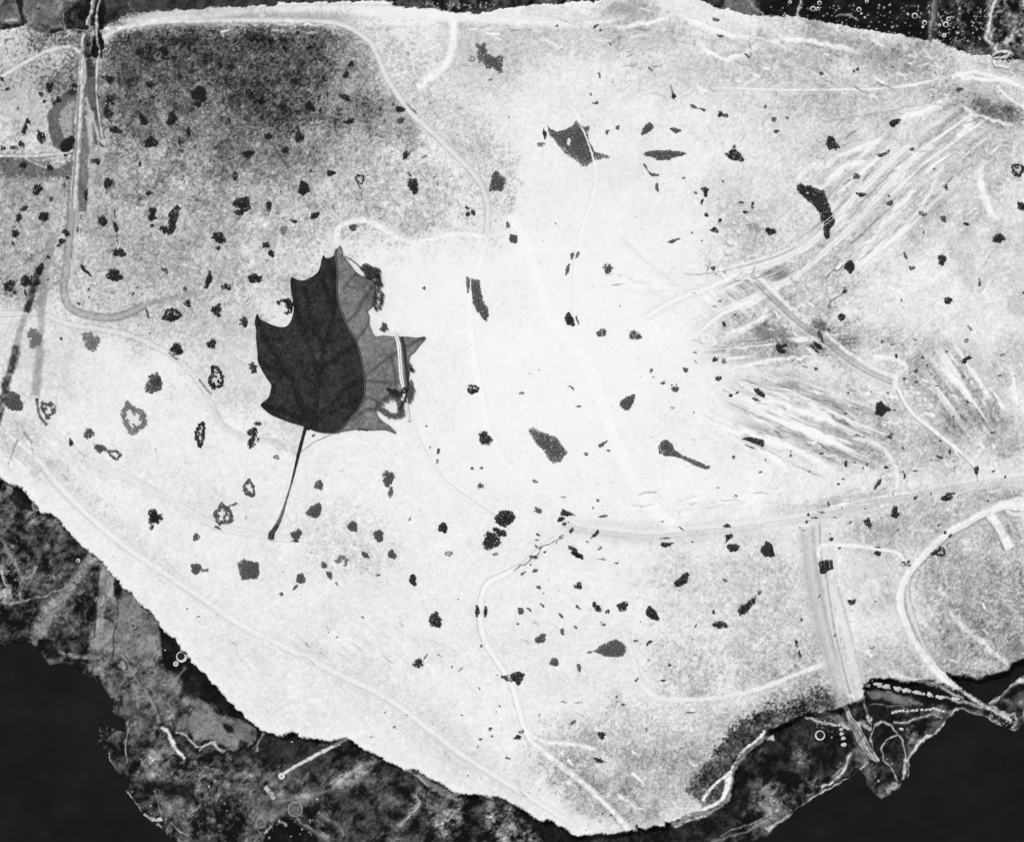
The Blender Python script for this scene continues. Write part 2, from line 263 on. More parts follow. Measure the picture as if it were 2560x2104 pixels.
stroke(O([(700,510),(694,490),(700,470),(720,458),(750,455),(780,465),(810,485),(850,500),(880,495),(920,485),(960,483),(1000,490)]), [(10,224,.4,5),(5,255,.8)], class_w=6)
stroke(O([(843,860),(865,910),(890,960),(925,1000),(980,1040),(1040,1080)]), [(5,226,.5),(2.6,252,.7),(1.2,196,.4,5)], class_w=5, fade=.08)
stroke(O([(1055,440),(1080,500),(1110,580),(1130,640),(1170,700),(1210,745),(1230,800),(1250,860),(1275,920),(1300,980),(1340,1040),(1390,1085),(1412,1092)]), [(12,255,.8)], class_w=10)
stroke(O([(1150,190),(1190,240),(1215,300),(1227,340),(1225,390),(1210,440),(1195,490),(1185,560),(1183,640),(1187,700)]), [(1.4,214,.4,-4),(3,254,.7)], class_w=4, fade=.1)
stroke(O([(1040,260),(1090,330),(1130,380),(1160,430)]), [(6,232,.6),(2,252,.9)], fade=.2)
stroke(O([(2160,975),(2112,985),(2050,990),(1970,1003),(1880,1020),(1800,1035),(1700,1060),(1600,1077),(1500,1090),(1420,1097),(1350,1105),(1280,1100),(1200,1090),(1160,1075)]),
       [(20,220,.35),(2.2,188,.35,9),(4,246,.6,-9),(5,214,.3,3),(1.2,192,.35,-2)], class_w=13, road='road')
stroke(O([(1150,1108),(1110,1140),(1080,1165),(1040,1185),(1010,1200),(995,1225),(990,1270),(1000,1320),(1030,1370),(1055,1410),(1070,1460),(1085,1510),(1110,1540),(1160,1580),(1220,1630),(1270,1680),(1306,1722)]),
       [(1.6,176,.5,-8),(6,255,.85),(1.4,204,.4,7)], class_w=7, road='road')
stroke(O([(1090,1515),(1130,1530),(1190,1535),(1240,1550)]), [(8,228,.5),(4,252,.8)], fade=.15)
stroke(O([(1280,1290),(1300,1340),(1315,1395),(1330,1420),(1360,1438),(1420,1442),(1500,1435),(1580,1415),(1640,1390),(1690,1372),(1712,1360),(1716,1340)]), [(9,215,.5),(4.5,253,.95),(1,225,.6)], class_w=6, road='road')
stroke(O([(1664,1085),(1670,1150),(1685,1240),(1708,1330),(1730,1400),(1748,1470),(1765,1500)]), [(21,200,.75),(3,166,.5,14),(2,170,.4,-13),(2,226,.5,2)], class_w=17, road='road')
stroke(O([(1690,1075),(1693,1140),(1706,1200),(1718,1280),(1738,1370),(1756,1440),(1772,1500),(1795,1545),(1815,1575)]), [(8,226,.8),(1.3,150,.8)], class_w=8, road='road')
stroke(O([(1720,1210),(1745,1300),(1770,1400),(1790,1470)]), [(11,232,.85),(3,186,.6,9)], class_w=10, road='road')
stroke(O([(1690,1150),(1688,1135),(1700,1124),(1760,1125),(1820,1133),(1850,1140),(1868,1160),(1872,1175)]), [(6,225,.6),(3.5,253,1)], class_w=5)
stroke(O([(2150,1043),(2112,1045),(2075,1043),(2050,1050),(2020,1062),(1990,1080),(1960,1095),(1930,1120),(1900,1150),(1875,1180),(1860,1210),(1857,1250),(1870,1290),(1890,1330),(1920,1370),(1955,1405),(1990,1432),(2020,1450)]),
       [(15,206,.7),(3,150,.7,12),(8,254,1),(1.2,225,.7,2)], class_w=9, road='road')
stroke(O([(1875,1190),(1872,1230),(1890,1290),(1905,1330),(1930,1370)]), [(4,228,.7),(1.5,160,.6,5)])
stroke(O([(2040,1060),(2060,1085),(2082,1132)]), [(11,252,1),(2,120,.7,-13)], sm=False)
stroke(T(3,2,[(1860,750),(1880,700),(1950,680),(2112,650),(2300,600)]), [(8,250,.9)]); stroke(T(3,2,[(1960,740),(2040,770),(2112,755)]), [(4,246,.9)])
stroke(O([(1530,560),(1600,540),(1660,510),(1710,470),(1760,410),(1810,360),(1850,320),(1880,298)]), [(10,222,.7),(6,253,1),(1.2,214,.8)], class_w=6, road='road')
stroke(O([(1548,570),(1580,585),(1620,582),(1660,555),(1700,520),(1760,465),(1820,395),(1880,330),(1925,300)]), [(9,218,.7),(6,253,1),(1.2,208,.8)], class_w=6, road='road')
stroke(O([(1400,560),(1440,562),(1490,555),(1530,545),(1600,525),(1650,500)]), [(2,160,.6,-4),(3,246,.8)], fade=.15)
stroke(O([(1320,660),(1400,615),(1470,590),(1530,560)]), [(12,230,.7),(5,254,1)], class_w=6, fade=.1)
stroke(O([(1270,480),(1340,545),(1400,590)]), [(5,232,.7)], fade=.2)
stroke(O([(1550,570),(1600,620),(1650,665),(1700,700),(1750,740),(1800,770),(1850,790)]), [(17,200,.6),(4,250,.9,13),(2,140,.5,-6),(1.6,150,.5,3),(2,236,.6,-12)], class_w=11, road='railway_bed')
stroke(O([(1800,735),(1830,735),(1862,748),(1870,760),(1850,775),(1852,810),(1880,850),(1900,875)]), [(6,251,.9),(1.3,190,.6,6)], class_w=5)
stroke(O([(1850,800),(1880,850),(1940,900),(1990,940),(2015,970),(2022,992)]), [(9,220,.6),(5,253,1),(1.2,120,.6,-5)], class_w=6, road='road')
stroke(T(3,2,[(700,150),(850,170),(950,230),(1000,290),(1040,360),(1070,470),(1060,560)]), [(8,222,.6),(4,250,.8)], class_w=4)
for pts, ww in [([(1480,800),(1560,830),(1660,880),(1780,950)],13),([(1530,812),(1640,845),(1740,880)],10),([(1560,795),(1660,830),(1740,885)],7),([(1560,900),(1650,930),(1740,985)],9),([(1545,915),(1600,945),(1625,978)],9),([(1500,786),(1600,800),(1700,840),(1830,915)],6),
    ([(1490,765),(1560,748),(1640,738),(1700,735)],5),([(1480,690),(1530,680),(1570,655),(1590,625)],9),([(1925,730),(1975,790),(2020,850)],10),([(2000,755),(2020,790),(2045,835)],10),([(2080,745),(2092,800),(2095,840)],8),
    ([(1430,75),(1460,105),(1500,122),(1540,108),(1575,82)],7),([(1250,60),(1330,48),(1400,30)],5),([(1575,85),(1640,80),(1720,95),(1800,118)],6),([(1390,25),(1470,60),(1560,85)],8),([(1950,160),(2000,150),(2050,155),(2112,175)],5),
    ([(1980,215),(2020,240),(2112,265)],4),([(1720,330),(1780,300),(1830,285)],9),([(1830,250),(1900,230),(1970,200)],9),([(1700,380),(1750,340),(1800,335)],8),([(1900,380),(1850,430),(1790,500)],7),([(1940,350),(1900,430),(1850,470)],5),
    ([(2020,330),(2030,400),(2060,460)],9),([(1420,700),(1500,640),(1560,620)],6),([(640,1180),(700,1200),(800,1190)],0),([(1960,290),(2000,260),(1985,240)],8)]:
    if ww: stroke(O(pts), [(ww,255,.8),(ww*.5,255,.7,ww*.3),(1.2,190,.5,ww*.9)], fade=.3, wig=7)
for k, (x0, y0, x1, y1) in enumerate([(1510,830,1700,925),(1500,825,1600,880),(1540,905,1700,985),(1520,780,1760,838),(1600,850,1790,920),(1560,790,1740,850),(1490,590,1640,545),(1640,500,1760,400),(1930,760,2000,850),(1760,430,1850,345),(1700,250,1900,215),(1700,240,1830,205)]):
    stroke(O([(x0,y0),((x0+x1)/2,(y0+y1)/2+3),(x1,y1)]), [(1.6,150 + 20*(k%3),.75)], fade=.15, wig=4)
stroke(O([(1460,180),(1600,185),(1750,185),(1850,180),(1950,160)]), [(5,212,.5),(2,253,.9)], fade=.08, class_w=3)
stroke(O([(935,20),(935,60),(932,105),(918,135),(880,165),(860,185)]), [(9,252,.9)], fade=.06, class_w=7)
stroke(O([(240,45),(400,30),(600,14),(800,14),(1000,35),(1180,45),(1300,35)]), [(11,240,.7),(3,200,.5,3)], fade=.04)
stroke(O([(700,20),(900,30),(1050,40),(1200,50)]), [(12,248,.7)], fade=.1)
stroke(O([(-20,172),(0,160),(50,130),(100,105),(145,97),(165,110)]), [(6,180,.7),(3.2,232,.95)], class_w=4)
stroke(T(0,0,[(220,230),(300,330),(350,380)]), [(3,130,.7),(3,130,.7,10)])
stroke(O([(-20,325),(0,322),(60,322),(130,316),(152,310)]), [(5,90,.5),(3.3,232,.95)], class_w=4)
stroke(T(0,0,[(200,1300),(330,1365),(420,1385),(500,1370),(540,1330)]), [(2.2,205,.9)], class_w=2.5)
stroke(T(0,1,[(430,180),(405,350),(375,500),(350,700),(335,860),(345,960),(320,1200),(310,1400),(290,1530)]), [(10,140,.6)], wig=6, class_w=6)
stroke(T(0,1,[(330,470),(270,660),(215,850)]), [(8,50,.95)], wig=3); stroke(T(0,1,[(215,850),(160,1000),(140,1130)]), [(7,160,.8)]); stroke(T(0,1,[(140,1100),(110,1250),(60,1400),(25,1560),(-30,1800)]), [(10,62,.95)], wig=3, fade=.05)
q_ = segdist(smooth(T(0,1,[(330,470),(270,660),(215,850),(160,1000),(140,1130),(110,1250),(60,1400),(25,1560),(-30,1800)]), 4), 14); ROADS.append(('dirt_track', q_[0], np.abs(q_[1]) < 8))
stroke(T(0,1,[(1390,1170),(1430,1205),(1475,1235)]), [(2.2,60,.9)]); stroke(T(0,1,[(1640,1390),(1700,1470),(1745,1515)]), [(1.8,80,.9)])
stroke(T(1,1,[(730,375),(790,410),(840,450),(880,500)]), [(1.6,60,.9)])
stroke(T(1,0,[(130,1180),(200,1290),(265,1390)]), [(2.2,80,.8)]); stroke(T(1,0,[(1240,850),(1270,885),(1330,945)]), [(1.6,110,.9)])
stroke(T(1,2,[(640,110),(560,150),(480,190),(360,275),(330,290)]), [(1.6,90,.8,-2.5),(2.5,248,.9)], class_w=3)
stroke(T(2,2,[(0,1240),(80,1195),(170,1120),(260,1040),(420,945)]), [(1.5,90,.75)], wig=5)
stroke(T(3,1,[(450,560),(560,500),(640,440)]), [(1.5,110,.7)], wig=5); stroke(T(3,1,[(500,810),(540,750),(600,700),(640,640)]), [(3,110,.8)], wig=6)
stroke(T(0,2,[(65,370),(110,240),(150,150)]), [(1.5,110,.8)]); stroke(T(0,2,[(190,90),(250,170),(280,280)]), [(3,140,.7)])
stroke(T(2,1,[(1700,1140),(1790,1130),(1900,1110),(2112,1100)]), [(1.6,130,.7)], wig=6)
# lobed earthworks beside the railway bed
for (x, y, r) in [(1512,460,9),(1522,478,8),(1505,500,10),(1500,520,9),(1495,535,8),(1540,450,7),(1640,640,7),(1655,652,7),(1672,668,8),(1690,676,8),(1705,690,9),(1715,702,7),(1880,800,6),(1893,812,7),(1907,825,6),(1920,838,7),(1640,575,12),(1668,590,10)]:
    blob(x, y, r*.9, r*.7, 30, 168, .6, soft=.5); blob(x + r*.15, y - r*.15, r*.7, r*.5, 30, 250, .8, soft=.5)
for (x, y, r, t) in [(1690,672,16,90),(1600,690,26,150),(1555,470,12,150),(1575,690,18,130),(1620,703,18,120),(1845,245,14,190),(1110,460,10,240)]:
    blob(x, y, r, r*.7, 20, t, .7, .3, 60)
rs_ = random.Random(8)
for (cx, cy, rx, ry, ang, n_, wob_) in [(2160,520,330,220,-42,70,12),(2010,1050,300,110,22,70,8),(1870,760,170,120,40,46,20),(2400,1030,150,150,52,34,16),(1640,720,180,60,8,16,16),(1950,160,420,90,14,46,22),(2350,260,170,120,25,36,22),(2000,1250,500,24,-9,36,4),(2300,1540,180,200,60,34,30),(1500,1900,220,110,38,30,6),(120,1150,150,90,46,22,14),(900,1600,500,60,37,26,4),(1300,60,300,40,6,24,10),(500,60,300,20,2,20,4)]:
    for _ in range(n_):
        x = cx + rx * rs_.uniform(-1, 1); y = cy + ry * rs_.uniform(-1, 1); a_ = math.radians(ang + rs_.gauss(0, wob_)); L = rs_.uniform(12, 60) * (1 if rx > 200 else .7)
        bx_, by_ = x + L * math.cos(a_), y + L * math.sin(a_); mx, my = (x + bx_) / 2 + rs_.uniform(-3, 3), (y + by_) / 2 + rs_.uniform(-3, 3)
        if rs_.random() < .58: stroke([(x, y), (mx, my), (bx_, by_)], [(rs_.uniform(1.3, 3.2), 255, rs_.uniform(.5, 1))], fade=.3, wig=3)
        else: stroke([(x, y), (mx, my), (bx_, by_)], [(rs_.uniform(.8, 1.5), rs_.uniform(120, 185), rs_.uniform(.4, .9))], fade=.3, wig=3)
plate_tone = tone.copy(); plate_grain = grain.copy(); mott_p = mott.copy()

# lowland below the bluff: scrub, mud and pale tracks
def lf(wl, o, s): return fbm(WPX, WPY, wl, o, s)
warp2 = (lf(40, 4, 81) - 0.5) * 60
n1 = fbm(X + warp2, Y - warp2, 46, 5, 83); n2 = 1 - np.abs(2 * fbm(X + warp2 * .7, Y + warp2 * .6, 24, 4, 85) - 1)
tone = (58 + (n1 - 0.5) * 150 + (sstep(.9, 1.0, n2)) * 60 * sstep(.45, .65, lf(90, 2, 87))).astype(np.float32)
grain = np.full(X.shape, .38, np.float32); mott = np.full(X.shape, 34., np.float32)
tone = np.where(Y < 700, np.where(X < 260, 116, 58) + (n1 - .5) * 46, tone).astype(np.float32)
for ij, pts, t, a, soft, mo in [
 ((0,0),[(0,0),(80,0),(190,190),(100,200),(0,240)],110,.8,4,20),((0,0),[(120,0),(480,0),(500,180),(430,250),(220,200)],118,.8,5,26),((0,0),[(510,0),(720,0),(690,240),(560,230),(500,170)],52,.9,5,30),
 ((0,0),[(60,-200),(130,-200),(210,200),(180,200)],40,.95,2,8),((0,0),[(690,-200),(860,-200),(850,480),(690,480)],30,.96,4,8),((0,0),[(870,-300),(2400,-300),(2200,60),(1300,80),(1040,80),(860,240)],64,.9,4,10),((1,0),[(-100,-200),(1100,-200),(1100,60),(-100,60)],58,.85,4,12),
 ((1,0),[(1130,-200),(2200,-200),(2200,100),(1130,100)],50,.9,4,26),((2,0),[(1700,-100),(1960,-100),(2060,130),(1880,100),(1740,70)],116,.9,3,14),((2,0),[(1500,-100),(1740,-100),(1760,20),(1720,70)],48,.9,4,14),((2,0),[(1980,-300),(2400,-300),(2400,200),(2120,140)],30,.97,3,8),
 ((3,0),[(-60,-400),(1840,-400),(1840,380),(1480,330),(1350,360),(1200,310),(-60,130)],30,.97,3,8),((3,0),[(1350,-200),(1450,-200),(1390,400),(1340,400)],84,.9,5,20),((3,0),[(1500,-100),(1700,-100),(1760,380),(1560,300)],50,.7,10,60),
 ((3,0),[(1830,-300),(2700,-300),(2700,520),(1870,400),(1820,280)],104,.85,6,64),((3,0),[(1540,320),(1740,380),(1800,440),(1740,460)],110,.8,5,20),
 ((0,2),[(-400,470),(60,520),(180,560),(300,720),(600,900),(500,1300),(0,1300),(-400,1300)],88,.6,14,44),((0,2),[(90,560),(200,560),(240,640),(230,740),(130,730),(70,650)],30,.95,5,10),((0,2),[(330,900),(560,900),(720,1080),(640,1250),(300,1250),(280,1050)],66,.6,10,24),
 ((0,2),[(-300,1200),(150,1260),(250,1450),(0,1560),(-300,1560)],70,.7,12,60),((0,2),[(730,1090),(790,1130),(640,1330),(520,1480),(360,1760),(200,1900),(260,1700),(450,1450),(600,1280)],148,.9,6,22),
 ((0,2),[(800,1190),(860,1200),(980,1320),(990,1400),(960,1500),(930,1900),(760,1900),(780,1600),(800,1400)],150,.92,4,24),((0,2),[(940,1310),(990,1330),(980,1480),(960,1480),(920,1420)],34,.95,3,8),((0,2),[(960,1560),(1000,1380),(1120,1480),(1280,1640),(1330,1780),(1330,1950),(930,1950)],142,.85,6,16),
 ((0,2),[(860,1450),(955,1500),(940,1736),(840,1736)],74,.75,6,30),((0,3),[(900,20),(1290,0),(1330,190),(1250,300),(1000,260),(900,250)],138,.8,8,22),((0,3),[(1290,-40),(1380,0),(1500,120),(1720,400),(2112,770),(2112,860),(1900,730),(1700,560),(1600,540),(1480,570),(1490,400),(1330,200)],34,.97,3,8),
 ((0,3),[(740,60),(760,0),(930,0),(900,250),(820,380),(700,310),(740,200)],136,.8,5,24),((0,3),[(820,380),(1000,280),(1290,300),(1490,420),(1450,560),(1280,620),(1000,560),(930,540)],118,.75,10,34),((0,3),[(930,590),(1270,610),(1310,770),(1040,730)],62,.85,8,24),
 ((0,3),[(1340,620),(1560,560),(1540,830),(1360,790)],124,.7,8,34),((0,3),[(1590,560),(1700,640),(1790,720),(1920,750),(2070,800),(2090,900),(2040,960),(1960,880),(1850,770),(1700,740),(1590,640)],118,.9,3,12),((0,3),[(1570,660),(1780,740),(1900,840),(1980,900),(1900,1000),(1760,900),(1600,900),(1530,820)],142,.9,4,10),
 ((0,3),[(1820,770),(1900,790),(1920,830),(1860,835)],36,.95,3,6),((0,3),[(1980,890),(2030,930),(2020,990),(1975,970)],40,.95,3,6),((0,3),[(1880,1000),(1950,990),(1970,1050),(1910,1060)],40,.95,3,6),((0,3),[(1040,740),(1340,800),(1300,930),(1080,900)],92,.8,6,30),
 ((0,3),[(1100,1000),(1560,1050),(1560,1250),(1150,1200)],104,.7,12,44),((0,3),[(1500,1050),(2112,1150),(2400,1250),(2300,1450),(1700,1350),(1600,1200)],112,.6,16,50),((0,3),[(1300,1240),(1600,1290),(1560,1390),(1350,1370)],34,.9,10,14),((0,3),[(1500,1500),(2000,1500),(2050,1700),(1500,1700)],54,.6,16,60),((0,3),[(1350,1390),(1470,1400),(1480,1540),(1330,1530)],128,.8,9,26),
 ((1,3),[(0,800),(180,870),(300,850),(480,910),(740,890),(420,1000),(300,1080),(120,1080),(0,950)],46,.9,6,14),((1,3),[(480,970),(740,890),(250,1170),(200,1150),(340,1040)],74,.85,4,12),((1,3),[(750,930),(1000,1040),(1400,1240),(1440,1290),(1000,1200),(780,1060),(300,1230),(290,1170)],50,.75,8,20),
 ((1,3),[(620,1270),(850,1090),(980,1080),(960,1180),(700,1300)],152,.85,8,44),((1,3),[(1190,1110),(1290,1140),(1560,1300),(1640,1350),(1700,1400),(1540,1380),(1300,1180)],150,.8,4,18),((1,3),[(0,1380),(250,1380),(500,1300),(560,1320),(200,1500),(60,1620),(0,1600)],118,.8,8,30),
 ((1,3),[(100,1640),(220,1530),(320,1560),(440,1670),(520,1720),(500,1900),(0,1900)],26,.95,4,8),((1,3),[(360,1500),(520,1410),(560,1500),(440,1560)],28,.9,5,8),((1,3),[(560,1330),(1300,1300),(1400,1736),(640,1736)],52,.6,12,26),((1,3),[(1200,1560),(1260,1400),(1330,1310),(1400,1350),(1330,1500),(1150,1640)],120,.75,6,60),((1,3),[(1460,1600),(1640,1440),(1700,1450),(1690,1700),(1480,1700)],110,.7,8,64),
 ((1,3),[(1890,1380),(1940,1400),(2110,1690),(2112,1900),(2090,1760),(2000,1560)],146,.85,3,12),((1,3),[(1980,1390),(2112,1440),(2150,1600),(2060,1540)],76,.7,6,34),
 ((2,3),[(0,1480),(130,1560),(250,1760),(-200,1900),(-200,1480)],90,.8,8,60),((2,3),[(0,1430),(300,1560),(520,1700),(520,1900),(270,1760),(150,1600)],30,.9,5,8),((2,3),[(500,1700),(1020,1640),(1400,1570),(1800,1350),(1850,1100),(2112,880),(2300,900),(2300,1300),(1700,1900),(500,1900)],36,.92,6,14),
 ((2,3),[(1900,1000),(2112,940),(2300,1100),(2112,1350),(1950,1300)],50,.8,14,26),((3,3),[(-100,1300),(300,1050),(380,1110),(430,1350),(0,1580),(-200,1600)],72,.8,12,50),((3,3),[(0,850),(320,700),(700,700),(690,1000),(500,1200),(0,1250)],38,.85,8,16),((3,3),[(210,990),(320,1010),(370,1100),(260,1100)],112,.8,8,40),
 ((3,3),[(800,560),(1550,560),(1850,620),(1540,700),(1180,800),(1150,1100),(900,1100),(780,900),(740,700)],32,.92,5,8),((3,3),[(790,440),(870,388),(1200,425),(1540,500),(1700,590),(1600,640),(1400,600),(1000,500),(830,500)],26,.97,3,6),((3,3),[(810,500),(900,490),(1150,550),(1290,610),(1100,600),(880,560)],128,.9,3,10),((3,3),[(1180,780),(1290,840),(1330,900),(1200,960),(1160,900)],96,.7,10,50),((3,3),[(1470,350),(1640,390),(1730,420),(2010,280),(2300,200),(2300,420),(1800,620),(1640,520)],30,.95,4,8),
 ((3,3),[(1000,640),(1100,650),(1460,640),(1540,700),(1300,720),(1050,690)],90,.7,6,34),((3,3),[(940,960),(1100,860),(1140,1050),(1090,1180),(980,1080)],46,.8,6,20),((3,3),[(1930,480),(2000,500),(1860,630),(1830,610)],112,.8,6,30),
 ]:
    soft = soft * (1.9 if t > 70 else 1.3); mo = mo * (1.25 if t > 110 else 1.5 if t > 60 else 1.1); SL, D = polyl(T(*ij, pts)); k = dith(a * sstep(-soft, soft * .6, D), t, SL, .45)
    tone[SL] += (t - tone[SL]) * k; mott[SL] += (mo - mott[SL]) * k
mo_l = fbm(X + warp2, Y + warp2 * .5, 20, 5, 91) - .5
fil = 1 - np.abs(2 * fbm(X + warp2, Y - warp2 * .6, 22, 5, 95) - 1)
tone += mott * (mo_l * 3.8 + mo_h * 1.2 + (fbm(X * .8 + Y * .6, (-X * .6 + Y * .8) * .35, 13, 4, 98) - .5) * 1.6 + (fbm(X, Y, 60, 3, 97) - .5) * 1.6 + 0.8 * sstep(.93, 1, fil) - .8 * sstep(.9, 1, 1 - np.abs(2 * fbm(X - warp2, Y + warp2, 30, 4, 99) - 1)))
tone = np.maximum(np.where(tone < 60, 60 - (60 - tone) * 1.25, tone), 18)
LW = 216
